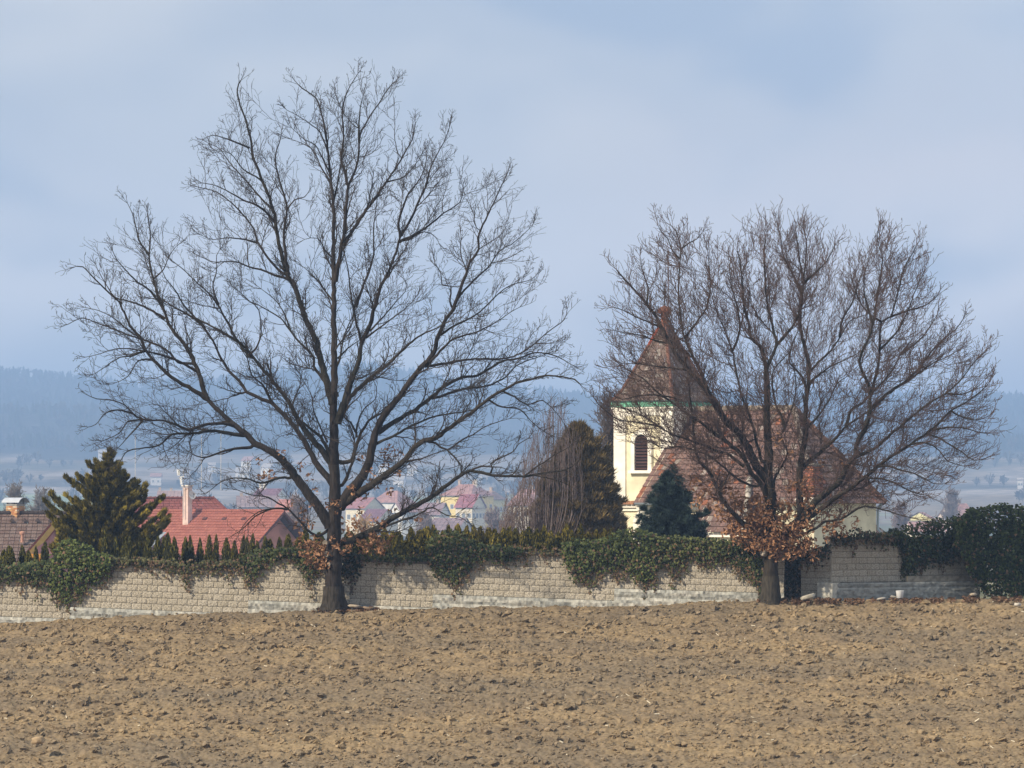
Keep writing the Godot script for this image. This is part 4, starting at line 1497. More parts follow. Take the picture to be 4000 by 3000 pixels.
func make_left_oak() -> void:
	rng.seed = 101
	limbs = []
	tree_depth = 129.35
	tree_base = at(1306, 2385, tree_depth)
	# trunk and leader
	limb(84, 40, 0.0, "1306,2400 1305,2350 1303,2280 1303,2180 1305,2100 1306,2040 1309,1960 1311,1900 1306,1840 1303,1760 1307,1700 1303,1640 1300,1599 1302,1555")
	limb(31, 6, 0.08, "1302,1560 1307,1497 1306,1400 1304,1248 1304,1100 1302,1000 1304,896 1302,797 1292,697 1282,598 1272,523 1257,449 1242,399 1222,372 1180,345 1165,330")
	limb(31, 7, -0.1, "1300,1580 1285,1530 1272,1475 1250,1397 1232,1323 1210,1280 1195,1247 1170,1172 1145,1108 1120,1073 1110,1038 1090,949 1080,899 1076,852 1068,822 1048,757 1028,712 1008,663 988,613 983,558 971,509 954,449 939,414 926,349 940,315")
	limb(15, 5, 0.1, "1130,1075 1115,998 1110,899 1120,824 1113,772 1093,712 1078,648 1075,608 1090,560 1098,528")
	limb(20, 5, 0.25, "1310,1100 1332,971 1346,896 1356,772 1361,722 1391,658 1401,598 1406,528 1426,489 1451,444 1481,404 1501,369 1530,330")
	limb(12, 4, -0.2, "1356,722 1346,663 1332,628 1341,558 1341,489 1336,434 1351,374 1366,340 1398,288")
	limb(10, 4, -0.4, "1302,797 1322,698 1332,638 1350,590 1362,540")
	limb(10, 4, 0.1, "1403,560 1402,480 1408,420 1420,370")
	limb(17, 5, -0.3, "1340,960 1396,872 1431,822 1456,787 1496,732 1520,693 1555,643 1580,598 1610,543 1622,484")
	limb(8, 3, -0.4, "1510,710 1575,693 1610,658 1640,618")
	limb(8, 3, 0.3, "1282,598 1252,520 1220,490 1160,450 1120,430")
	limb(8, 3, 0.35, "1292,680 1250,600 1230,565 1190,545 1140,500")
	limb(9, 3, -0.3, "1296,720 1258,660 1225,590 1180,560 1140,545")
	# right hand stem and its forks
	limb(40, 20, 0.15, "1315,1655 1341,1589 1361,1514 1386,1450 1406,1400 1412,1338")
	limb(20, 11, 0.1, "1411,1345 1444,1268 1464,1198 1488,1119 1518,1059 1548,984 1558,945 1568,915")
	limb(12, 4, 0.2, "1565,925 1555,872 1575,812 1598,752 1640,700 1662,640 1668,600")
	limb(12, 4, -0.1, "1568,921 1610,847 1640,777 1665,722 1680,663 1710,598 1740,543 1755,500")
	limb(13, 4, -0.35, "1560,945 1620,916 1675,881 1734,832 1794,792 1810,740")
	limb(10, 3, -0.4, "1570,940 1598,935 1657,905 1700,925 1715,950")
	limb(12, 4, 0.4, "1412,1335 1399,1288 1384,1223 1369,1139 1359,1049 1344,990 1330,940")
	limb(13, 4, -0.15, "1390,1200 1409,1144 1439,1064 1459,999 1459,930 1461,872 1471,797 1475,760")
	limb(9, 3, 0.3, "1444,1293 1498,1238 1548,1178 1583,1139 1586,1099 1572,1085")
	limb(10, 3, 0.4, "1430,1320 1498,1268 1568,1218 1613,1178 1620,1165")
	limb(10, 4, -0.4, "1320,1400 1360,1360 1409,1325")
	limb(12, 4, 0.3, "1305,1460 1330,1390 1345,1310 1380,1230 1384,1200")
	# great right limb
	limb(46, 18, 0.18, "1335,1975 1351,1937 1400,1885 1430,1830 1445,1795 1456,1738 1476,1669 1506,1614 1555,1554 1590,1509 1645,1435 1690,1385 1712,1313 1737,1258 1772,1208")
	limb(16, 5, 0.1, "1770,1212 1792,1149 1817,1079 1836,1024 1871,975 1867,930 1886,880 1910,830 1945,755 1985,670")
	limb(10, 4, 0.3, "1772,1208 1757,1178 1762,1119 1727,1114 1722,1069 1700,1030")
	limb(10, 3, -0.2, "1792,1159 1846,1099 1906,1044 1951,980 1996,955 2045,915 2080,880")
	limb(11, 3, -0.35, "1712,1313 1772,1273 1836,1243 1886,1208 1946,1149 1996,1114 2070,1094 2095,1075")
	limb(13, 3, 0.3, "1665,1427 1697,1397 1742,1348 1772,1323 1822,1308 1871,1293 1946,1253 1996,1218 2030,1200")
	limb(13, 4, -0.25, "1657,1430 1727,1422 1787,1412 1856,1402 1946,1402 2006,1392 2070,1357 2145,1293 2204,1248 2215,1210")
	limb(22, 6, 0.35, "1341,1600 1368,1550 1424,1497 1468,1457 1523,1417 1563,1377 1598,1343 1647,1308 1702,1283 1745,1260")
	limb(22, 5, -0.2, "1478,1690 1548,1641 1623,1601 1687,1551 1747,1502 1797,1477 1861,1467 1906,1442 1961,1412 2035,1397 2095,1377 2170,1390 2225,1420")
	limb(13, 4, -0.35, "1687,1556 1757,1537 1827,1517 1906,1507 1976,1472 2020,1427 2095,1397 2140,1380")
	limb(13, 5, 0.2, "1461,1737 1500,1720 1548,1696 1613,1661 1687,1631 1762,1616 1827,1606 1890,1590")
	limb(20, 6, 0.12, "1370,1800 1396,1723 1411,1688 1446,1639 1491,1614 1530,1570 1565,1530")
	limb(16, 12, 0.3, "1336,1897 1360,1850 1380,1795 1396,1740")
	limb(10, 3, 0.4, "1393,1708 1396,1659 1421,1599 1466,1559 1471,1514 1455,1480")
	limb(10, 3, 0.5, "1391,1690 1370,1650 1345,1630 1360,1590 1405,1545 1440,1490 1475,1470")
	# long lower right limbs
	limb(34, 7, 0.35, "1345,1965 1386,1937 1446,1897 1496,1862 1545,1828 1585,1793 1620,1748 1655,1723 1697,1715 1747,1676 1807,1636 1868,1592 1906,1558 1961,1527 2015,1497 2070,1482 2145,1467 2244,1482 2265,1500")
	limb(11, 3, 0.1, "1655,1723 1700,1731 1747,1757 1805,1717 1845,1699 1881,1674 1924,1655 1990,1635")
	limb(8, 3, 0.2, "1747,1757 1772,1782 1800,1818 1812,1836")
	limb(10, 3, 0.35, "1585,1803 1645,1793 1695,1773 1745,1757")
	limb(9, 3, -0.2, "1961,1527 2010,1550 2060,1580 2120,1565 2180,1620 2200,1650")
	limb(9, 3, -0.3, "1906,1560 1960,1590 2030,1600 2090,1660 2150,1700")
	limb(32, 6, 0.30, "1350,2120 1400,2100 1440,2080 1476,2061 1545,2017 1620,1977 1690,1937 1761,1883 1812,1847 1837,1840 1881,1847 1924,1856 1975,1860 2047,1861 2083,1856 2134,1847 2206,1836 2240,1820")
	limb(10, 3, 0.4, "1837,1840 1881,1820 1924,1824 1953,1825 1989,1836")
	limb(9, 3, 0.2, "1917,1847 1924,1829 1917,1811 1939,1796 2004,1764 2025,1735 2062,1713 2080,1690")
	limb(9, 3, 0.4, "2047,1861 2083,1833 2127,1804 2170,1775 2206,1757 2230,1740")
	limb(12, 3, 0.5, "1476,2070 1570,2032 1620,2017 1655,1997 1690,1982 1744,2012 1800,2022 1850,2060")
	limb(7, 2, 0.2, "2083,1856 2150,1870 2210,1890 2260,1920")
	# great left limbs
	limb(46, 22, 0.12, "1290,2060 1272,2027 1237,1972 1172,1887 1133,1833 1093,1788 1048,1758 998,1733 964,1698 914,1659 864,1614 809,1559")
	limb(19, 6, 0.25, "811,1560 750,1519 692,1489 648,1454 598,1404 568,1365 548,1315 518,1287 478,1207 464,1177 434,1152 389,1108 324,1043 300,1040")
	limb(22, 5, -0.1, "809,1560 802,1539 777,1464 752,1399 717,1340 687,1307 657,1262 643,1217 623,1182 608,1123 593,1073 583,998 588,924 583,889 575,830")
	limb(11, 4, -0.2, "645,1245 598,1217 548,1192 488,1172 449,1162 420,1120 380,1050")
	limb(11, 4, 0.3, "620,1177 578,1128 538,1103 498,1063 459,1018 440,980")
	limb(10, 3, 0.1, "583,998 548,949 538,919 528,870 518,834 498,794")
	limb(8, 3, 0.2, "600,1090 640,1050 660,1000 690,960")
	limb(12, 3, 0.4, "772,1455 697,1411 628,1386 558,1371 498,1361 439,1366 380,1385 335,1395")
	limb(12, 4, -0.2, "760,1420 697,1416 667,1381 623,1351 558,1327 498,1307 439,1282 379,1262 324,1242 262,1268")
	limb(9, 3, -0.3, "558,1327 500,1290 440,1240 390,1215 330,1200")
	limb(9, 3, 0.5, "560,1371 520,1390 470,1395 400,1440 370,1460")
	limb(8, 3, 0.4, "600,1404 540,1410 500,1470 440,1500")
	limb(17, 5, 0.3, "955,1700 896,1693 822,1683 757,1693 672,1698 623,1738 548,1752 498,1762 468,1807")
	limb(16, 4, 0.5, "920,1665 896,1658 836,1653 787,1663 737,1678 697,1663 638,1643 558,1638 518,1613 488,1583 439,1563 379,1558 345,1545")
	limb(9, 3, 0.5, "558,1643 518,1688 478,1732 455,1755")
	limb(9, 3, 0.35, "560,1640 498,1648 464,1693 399,1723")
	limb(9, 3, 0.6, "518,1613 459,1601 414,1613 374,1658 345,1668")
	limb(8, 3, 0.4, "757,1693 740,1730 750,1775 735,1810")
	limb(15, 6, 0.5, "981,1747 896,1757 822,1782 787,1787 757,1777")
	limb(13, 4, 0.5, "1128,1867 1088,1867 1018,1887 978,1872 914,1867 864,1882 819,1917")
	limb(14, 4, 0.4, "1240,2095 1197,2066 1177,2041 1123,1987 1088,1967 1048,1942 978,1932 930,1915")
	limb(9, 3, 0.6, "1123,1990 1068,1987 998,2017 949,2066 910,2090 880,2110")
	limb(7, 3, 0.6, "1068,1987 1010,2000 960,2040 930,2090")
	limb(30, 9, -0.15, "1295,1890 1282,1867 1247,1828 1212,1768 1182,1708 1148,1664 1108,1619 1068,1579 1008,1554 964,1529 934,1489 899,1455 864,1400 832,1332 797,1277")
	limb(11, 4, -0.2, "800,1280 747,1237 677,1197 630,1170 590,1165")
	limb(11, 4, 0.1, "797,1277 722,1197 687,1138 648,1088 630,1050")
	limb(28, 12, 0.2, "1294,1810 1277,1788 1247,1748 1197,1688 1162,1639 1133,1579 1098,1529 1063,1485 1023,1440 988,1396 946,1346 896,1317")
	limb(12, 4, -0.2, "946,1346 871,1297 822,1272 762,1242 697,1207 640,1185")
	limb(14, 4, 0.15, "985,1396 971,1391 921,1322 896,1272 871,1227 846,1182 807,1138 762,1098 722,1058 672,1018")
	limb(9, 3, 0.2, "856,1190 832,1123 846,1058 846,998 870,960")
	limb(10, 3, 0.4, "971,1391 1006,1351 1020,1297 1011,1212 976,1177 935,1140")
	limb(16, 12, 0.3, "1290,1775 1282,1758 1252,1708 1207,1669 1165,1639")
	limb(12, 4, 0.4, "1070,1580 1058,1564 1023,1499 983,1465 966,1400 930,1350")
	limb(16, 5, -0.2, "1317,1550 1317,1539 1277,1499 1247,1465 1227,1430 1226,1396 1204,1366 1170,1337 1135,1292 1095,1242 1055,1217 1011,1192 980,1180")
	limb(8, 3, -0.3, "1135,1292 1110,1222 1075,1172 1040,1143 1006,1118")
	limb(12, 4, 0.25, "1128,1090 1070,1073 1016,1053 971,1043 921,1023 836,1023 800,1010")
	limb(12, 4, -0.2, "1110,1073 1060,1023 1035,988 1006,944 991,894 946,834 896,785 846,750 772,730")
	limb(9, 3, 0.3, "1006,949 946,934 886,929 832,936 792,921")
	limb(11, 4, 0.3, "1076,874 1045,834 1006,804 946,780 896,750 841,725 790,715")
	limb(10, 4, -0.3, "1068,822 1023,777 983,732 949,693 899,638 864,588 840,570")
	limb(9, 3, 0.3, "974,578 929,558 889,543 829,528 795,545")
	limb(9, 3, 0.3, "1030,715 1000,690 950,660 900,600 850,590")
	limb(9, 3, 0.4, "1279,1728 1252,1669 1227,1609 1217,1549 1192,1499 1170,1460")
	limb(8, 3, 0.2, "1120,824 1150,780 1190,770 1210,740")
	limb(9, 3, 0.3, "1304,1010 1275,985 1240,930 1190,935")
	limb(9, 3, -0.3, "1303,1180 1250,1110 1205,1060 1180,1040")
	limb(9, 3, 0.3, "1304,1120 1330,1030 1345,990 1350,930")
	var o := thing("bare_oak", "taller leafless oak with a wide fan of long limbs, left before the wall", "tree", tree_base, "two bare oaks before the wall")
	limb_parts(o, ["trunk"], Color(0.043, 0.036, 0.030))
	# flare at the foot
	var s := Shape.new()
	s.col = Color(0.052, 0.044, 0.037)
	var foot := PackedVector3Array()
	var fr := PackedFloat32Array()
	for q in [[2410, 78.0], [2392, 60.0], [2375, 51.0], [2355, 46.5], [2325, 43.0], [2290, 41.5]]:
		foot.append(at(1304, q[0], tree_depth))
		fr.append(q[1] * tree_depth / FOCAL)
	s.tube(foot, fr, 18)
	for i in s.v.size():
		var a := atan2(s.v[i].z - foot[0].z, s.v[i].x - foot[0].x)
		var low := clampf((at(0, 2330, tree_depth).y - s.v[i].y) / 0.5, 0, 1)
		s.v[i] += Vector3(cos(a), 0, sin(a)) * low * (0.10 * sin(a * 5.0 + 0.6) + 0.05 * sin(a * 8.0))
	part("root_flare", s, M.bark, o, tree_base)
	# healed cuts on the trunk
	for q in [[1272, 2122, 11.0], [1277, 2166, 12.0], [1285, 2205, 8.0]]:
		s = Shape.new()
		s.col = Color(0.26, 0.22, 0.18)
		var pr := PackedVector2Array([Vector2(1.0, 0.0), Vector2(1.0, 0.5), Vector2(0.78, 0.62), Vector2(0.6, 0.4), Vector2(0.0, 0.36)])
		for i in pr.size():
			pr[i] *= q[2] * tree_depth / FOCAL
		s.lathe(Vector3.ZERO, pr, 14)
		var kn := part("branch_scar", s, M.bark, o)
		kn.transform = Transform3D(Basis(Vector3.RIGHT, 1.35) * Basis(Vector3.BACK, 0.35), at(q[0], q[1], tree_depth - 0.26) - tree_base)
	var tw := Shape.new()
	tw.col = Color(0.050, 0.041, 0.039)
	var tips := PackedVector3Array()
	twig_min = 0.0047
	dress(tw, at(1304, 1700, tree_depth), 0.26, 0.9, 0.2, 0.7, tips, 555, 0.8, 1.8)
	fill_crown(tw, "235,1265 290,1040 440,830 540,800 640,890 735,940 755,720 810,530 880,360 935,310 1000,470 1090,510 1120,430 1170,320 1385,285 1530,310 1540,430 1620,480 1700,540 1820,490 1830,640 1985,650 2030,800 2100,870 2110,1080 2185,1200 2225,1260 2260,1480 2220,1690 2080,1720 1720,1900 1400,1900 1200,1850 1000,1950 820,1910 400,1750 340,1560", 520, 3.0, 0.015, 0.5, 0.7, tips, 556, 1900)
	part("twigs", tw, M.twig, o, tree_base, true)
	var lv := leaf_cloud([[1240, 2165, 50, 300], [1215, 2140, 55, 160, 1.3], [1290, 2180, 45, 130], [1380, 2110, 60, 200, 1.6], [1450, 2090, 55, 170, 1.5], [1475, 2130, 32, 90], [1430, 2075, 90, 110], [1350, 2140, 35, 60], [1180, 2080, 50, 70], [1305, 2000, 55, 60], [1340, 1920, 60, 70], [1260, 1990, 60, 50], [1130, 1840, 90, 70], [1210, 1860, 70, 45], [1500, 1850, 60, 45], [1540, 1880, 50, 35], [1510, 1790, 30, 50], [1555, 1750, 30, 25], [1160, 1960, 50, 40], [1030, 1850, 50, 25], [1420, 1760, 60, 16], [1600, 1990, 70, 30], [1420, 1920, 40, 30]], 31, 0.75)
	scatter("dead_leaves", oak_leaf(), M.dead, lv[0], lv[1], o)
	for c in o.get_children():
		if c is MultiMeshInstance3D:
			c.position = -tree_base

func make_right_oak() -> void:
	rng.seed = 202
	limbs = []
	tree_depth = 129.25
	tree_base = at(3010, 2342, tree_depth)
	limb(74, 62, 0.0, "3012,2360 3010,2290 3009,2200 3008,2130 3010,2060")
	limb(50, 30, 0.05, "3010,2070 3009,2010 3007,1948 3002,1857 3003,1767 2998,1695 2996,1622 2995,1513 2992,1451")
	girth = 0.95
	limb(18, 7, 0.15, "2992,1451 2983,1390 2967,1349 2935,1321 2926,1268 2910,1215 2902,1146 2898,1085 2892,1030 2880,980")
	limb(16, 6, -0.1, "2992,1451 3008,1410 3032,1349 3016,1268 3000,1207 2992,1146 2987,1064 2985,1000 2990,930")
	limb(14, 5, -0.25, "3032,1349 3057,1321 3093,1280 3118,1231 3130,1186 3138,1105 3146,1024 3150,950 3140,900")
	limb(40, 8, 0.2, "3004,1880 2985,1855 2953,1821 2931,1767 2895,1702 2852,1662 2823,1622 2798,1586 2750,1512 2691,1447 2654,1402 2617,1341 2585,1280 2564,1239 2528,1190 2483,1138 2434,1085 2410,1055")
	limb(24, 6, 0.4, "3008,1960 2968,1886 2935,1847 2913,1800 2881,1760 2837,1727 2787,1691 2736,1648 2700,1626 2625,1572 2571,1534 2512,1480 2460,1450")
	limb(26, 8, 0.45, "3000,2110 2950,2080 2902,2045 2845,1984 2819,1941 2798,1897 2772,1847 2733,1800 2715,1753 2708,1659 2700,1580 2690,1500")
	limb(15, 5, 0.3, "2905,1822 2852,1781 2790,1756 2736,1734 2680,1715 2625,1697 2571,1664 2506,1621 2450,1600 2400,1590")
	limb(14, 5, 0.5, "2830,1962 2810,1925 2835,1880 2850,1840")
	limb(12, 4, 0.5, "2960,1900 2895,1879 2830,1828 2783,1789 2736,1767 2660,1745 2590,1750 2520,1715 2470,1690")
	limb(16, 5, -0.2, "2788,1567 2760,1510 2743,1467 2707,1390 2674,1321 2658,1227 2650,1146 2654,1044 2658,975 2642,906 2620,880")
	limb(9, 3, 0.2, "2655,1010 2625,975 2609,934 2581,902 2570,880")
	limb(9, 3, -0.2, "2658,975 2690,950 2720,935 2745,905")
	limb(15, 5, -0.35, "2975,1800 2940,1660 2913,1588 2897,1545 2875,1453 2861,1370 2829,1288 2800,1220 2780,1150")
	limb(12, 4, 0.3, "2862,1370 2890,1290 2880,1200 2860,1130 2850,1060")
	limb(11, 4, -0.3, "2674,1321 2720,1260 2760,1200 2775,1120 2770,1040 2765,980")
	limb(10, 4, 0.3, "2617,1341 2560,1330 2500,1310 2440,1300 2400,1290")
	limb(10, 4, 0.1, "2585,1280 2540,1260 2480,1235 2430,1210 2395,1200")
	limb(10, 4, -0.2, "2528,1190 2530,1120 2510,1060 2500,1000")
	limb(10, 4, 0.3, "2691,1447 2640,1440 2560,1430 2490,1420 2430,1420")
	limb(9, 4, 0.4, "2650,1560 2580,1545 2500,1545 2430,1560 2390,1540")
	limb(10, 4, 0.4, "2571,1664 2500,1650 2420,1640 2360,1600 2330,1570")
	# right stem
	limb(44, 20, -0.15, "3015,2130 3060,2085 3105,2050 3130,2010 3123,1941 3127,1839 3134,1781 3145,1713 3146,1626 3153,1536 3160,1468 3161,1420")
	limb(20, 7, -0.2, "3160,1440 3155,1400 3138,1338 3128,1277 3126,1236 3134,1135 3138,1094 3126,1033 3118,972 3110,910")
	limb(12, 4, 0.2, "3138,1110 3190,1060 3230,1020 3260,960")
	limb(12, 4, -0.4, "3134,1150 3090,1060 3060,1000 3050,930 3040,890")
	limb(12, 5, 0.1, "3150,1530 3130,1467 3085,1420 3081,1402 3098,1338 3120,1290")
	limb(12, 5, -0.3, "3028,1948 3025,1875 3054,1821 3076,1767 3060,1730 3054,1695 3073,1651 3098,1579 3110,1500 3095,1420")
	limb(14, 5, -0.3, "3067,1670 3050,1620 3031,1581 3018,1513 3020,1450 3060,1400 3081,1380")
	limb(12, 4, -0.2, "3160,1455 3199,1415 3244,1371 3281,1318 3317,1257 3350,1240 3386,1228 3420,1200")
	limb(12, 4, 0.2, "3281,1318 3290,1250 3330,1180 3350,1110 3370,1060")
	limb(11, 4, 0.3, "3155,1500 3230,1440 3290,1410 3350,1380 3366,1360")
	# big right limb
	limb(38, 13, 0.25, "3110,2075 3135,2033 3180,1965 3235,1920 3284,1875 3307,1825 3339,1784 3348,1726 3375,1680 3397,1617 3397,1558 3391,1501 3366,1452 3358,1411 3370,1363 3395,1318")
	limb(13, 4, 0.15, "3395,1318 3411,1257 3423,1175 3435,1102 3447,1013 3427,940 3430,900")
	limb(12, 4, -0.3, "3410,1262 3388,1200 3375,1130 3380,1060 3400,1000")
	limb(15, 5, -0.1, "3397,1550 3420,1468 3433,1400 3435,1359 3443,1257 3480,1236 3509,1135 3529,1053 3570,980 3580,960")
	limb(11, 4, 0.3, "3435,1370 3500,1300 3540,1230 3570,1150 3610,1060")
	limb(15, 5, 0.3, "3345,1785 3420,1748 3479,1698 3533,1653 3596,1599 3641,1567 3696,1536 3759,1477 3800,1420 3850,1370")
	limb(18, 5, -0.15, "3400,1600 3465,1540 3524,1499 3578,1450 3590,1440 3635,1379 3692,1318 3730,1290 3760,1250")
	limb(11, 4, 0.2, "3524,1499 3600,1450 3646,1418 3700,1395 3740,1370")
	limb(24, 7, -0.25, "3125,1840 3153,1807 3216,1757 3275,1698 3307,1662 3352,1635 3400,1600")
	limb(16, 5, -0.3, "3305,1665 3325,1603 3370,1572 3400,1540 3440,1500 3490,1440 3520,1380 3560,1330")
	limb(12, 4, -0.3, "3147,1680 3200,1620 3240,1560 3270,1500 3310,1470")
	limb(11, 4, 0.3, "3520,1385 3590,1330 3630,1280 3660,1230")
	limb(11, 4, 0.2, "3480,1236 3560,1210 3620,1190 3665,1150")
	limb(10, 4, 0.2, "3443,1257 3400,1230 3360,1180 3330,1100 3320,1040")
	# long lower right limbs
	limb(26, 6, 0.4, "3128,2045 3216,1979 3307,1915 3370,1870 3424,1825 3488,1780 3556,1735 3623,1689 3669,1653 3714,1603 3759,1581 3830,1530 3860,1500")
	limb(11, 4, 0.3, "3623,1698 3669,1712 3714,1739 3759,1766 3804,1798 3850,1790")
	limb(10, 4, 0.5, "3640,1682 3690,1672 3759,1671 3827,1689 3860,1690")
	limb(11, 4, 0.5, "3424,1825 3465,1820 3524,1839 3578,1852 3646,1888 3690,1890")
	limb(10, 4, 0.3, "3556,1735 3620,1730 3670,1760 3700,1800 3760,1820")
	limb(10, 4, 0.5, "3370,1870 3440,1870 3500,1890 3560,1920 3620,1935")
	limb(16, 5, 0.5, "3095,2090 3135,2085 3189,2060 3221,2037 3284,2028 3329,2001 3375,1979 3442,1988 3510,2010 3590,2030")
	limb(9, 3, 0.4, "3714,1603 3760,1630 3820,1640 3870,1620")
	limb(9, 3, 0.2, "3696,1536 3760,1540 3820,1510 3850,1480")
	girth = 1.0
	var o := thing("spreading_oak", "shorter leafless oak with dense twiggy crown and orange leaf tufts before the church", "tree", tree_base, "two bare oaks before the wall")
	limb_parts(o, ["trunk"], Color(0.045, 0.038, 0.030))
	var s := Shape.new()
	s.col = Color(0.060, 0.052, 0.043)
	var foot := PackedVector3Array()
	var fr := PackedFloat32Array()
	for q in [[2368, 58.0], [2350, 48.0], [2335, 42.0], [2315, 38.5], [2285, 36.0], [2250, 33.0]]:
		foot.append(at(3010, q[0], tree_depth))
		fr.append(q[1] * tree_depth / FOCAL)
	s.tube(foot, fr, 16)
	part("root_flare", s, M.bark, o, tree_base)
	s = Shape.new()
	s.col = Color(0.33, 0.29, 0.24)
	var pr := PackedVector2Array([Vector2(0.10, -0.08), Vector2(0.10, 0.04), Vector2(0.075, 0.05), Vector2(0.0, 0.045)])
	s.lathe(Vector3.ZERO, pr, 14)
	var kn := part("branch_scar", s, M.bark, o)
	kn.transform = Transform3D(Basis(Vector3.RIGHT, 1.3) * Basis(Vector3.BACK, 0.5), at(2982, 2160, tree_depth - 0.22) - tree_base)
	var tw := Shape.new()
	tw.col = Color(0.088, 0.060, 0.054)
	var tips := PackedVector3Array()
	twig_min = 0.0056
	dress(tw, at(3050, 1750, tree_depth), 0.20, 0.95, 0.15, 1.0, tips, 777, 0.6, 1.8)
	fill_crown(tw, "2320,1580 2395,1250 2420,1060 2560,890 2620,900 2740,930 2830,980 2890,930 2990,825 3180,870 3290,960 3400,950 3480,900 3590,1000 3660,1100 3680,1250 3760,1330 3860,1390 3880,1600 3890,1780 3700,1900 3520,2010 3300,1980 2700,1900 2450,1720", 1750, 3.2, 0.013, 0.52, 1.0, tips, 778, 1900)
	part("twigs", tw, M.twig, o, tree_base, true)
	var lv := leaf_cloud([[3010, 2095, 75, 700, 1.5], [2930, 2060, 65, 330, 1.6], [3060, 2120, 60, 380, 1.7], [3120, 2110, 50, 200, 1.6], [3030, 2020, 60, 240, 1.3], [2880, 2010, 55, 170, 1.4], [2840, 1950, 60, 130, 1.3], [2780, 1890, 60, 90, 1.2], [3180, 2060, 60, 130, 1.7], [3130, 1920, 50, 90], [3230, 1990, 60, 70, 1.4], [2980, 1990, 70, 120], [3160, 2150, 30, 60, 1.8], [2730, 1930, 50, 40], [3280, 2040, 50, 50, 1.6], [2950, 1750, 160, 30], [3250, 1850, 90, 25]], 41, 1.6)
	scatter("dead_leaves", oak_leaf(), M.dead, lv[0], lv[1], o)
	for c in o.get_children():
		if c is MultiMeshInstance3D:
			c.position = -tree_base

# ---------------------------------------------------------------- evergreens and shrubs
func tuft(n: int, spread: float, width: float, rise: float) -> ArrayMesh:
	# a spray of pointed blades of unit length fanning out and up from a point
	var s := Shape.new()
	for i in n:
		var d := Vector3(rnd(-spread, spread), rise, rnd(-spread, spread)).normalized()
		var st := Vector3(rnd(-0.25, 0.25), rnd(-0.1, 0.35), rnd(-0.25, 0.25))
		var q := d.cross(rv()).normalized() * width
		var l := rnd(0.45, 1.0)
		var bend := Vector3.UP * 0.12
		s.quad(st - q * 0.5, st + d * l * 0.55 - q, st + d * l + bend, st + d * l * 0.55 + q)
	return s.mesh()

func evergreen(called: String, label: String, axis_px: float, prof: Array, depth: float, base_row: float, amount: int, size: Vector2, mesh: ArrayMesh, c0: Color, c1: Color, lobes: Array, flat: float, lean_up: float, group := "") -> Node3D:
	var k := depth / FOCAL
	var foot := at(axis_px, base_row, depth)
	var o := thing(called, label, "tree" if prof[-1].y > 60 else "shrub", foot, group)
	var s := Shape.new()
	s.col = Color(0.10, 0.07, 0.05)
	var hgt := at(axis_px, prof[0].x, depth).y - foot.y
	s.tube(PackedVector3Array([Vector3(0, -0.6, 0), Vector3(0, hgt * 0.9, 0)]), PackedFloat32Array([prof[-1].y * k * 0.09, 0.01]), 7)
	part("trunk", s, M.bark, o)
	var pl: Array[Transform3D] = []
	var tn := PackedColorArray()
	var ph: Array[float] = []
	for i in 9:
		ph.append(rnd(0, TAU))
	for i in amount:
		var f := pow(rng.randf(), 0.8)
		var row := lerpf(prof[0].x, base_row, f)
		var rad := along(prof, row) * k
		var a := rnd(0, TAU)
		# boughs: the outline swells and shrinks round the tree and up it
		var lump := 1.0 + flat * (sin(a * 3.0 + ph[0] + row * 0.045) * 0.5 + sin(a * 5.0 + ph[1] - row * 0.09) * 0.5 + sin(row * 0.16 + ph[2] + a) * 0.4)
		var deep := pow(rng.randf(), 0.35)
		var p := Vector3(cos(a) * rad * lump * deep, at(axis_px, row, depth).y - foot.y, sin(a) * rad * lump * deep)
		var out := Vector3(cos(a), lean_up, sin(a))
		add_tuft(pl, tn, p, out, size, c0, c1, deep)
	for q in lobes:       # boughs that stand out: from the axis to a given tip
		var tip := at(q[0], q[1], depth) - foot
		tip.z = rnd(-0.4, 0.6) * absf(tip.x)
		var root := Vector3(tip.x * 0.45, tip.y - absf(tip.x) * 0.42, tip.z * 0.4)
		for i in q[2]:
			var t := rng.randf()
			var p := root.lerp(tip, t) + Vector3.UP * (-0.25 * sin(t * PI) * absf(tip.x) * 0.5) + rv() * (0.20 * (1.0 - t) + 0.03)
			add_tuft(pl, tn, p, (tip - root).normalized() + Vector3.UP * 0.7, size, c0, c1, 0.6 + 0.4 * t)
	scatter("foliage", mesh, M.needle, pl, tn, o)
	return o

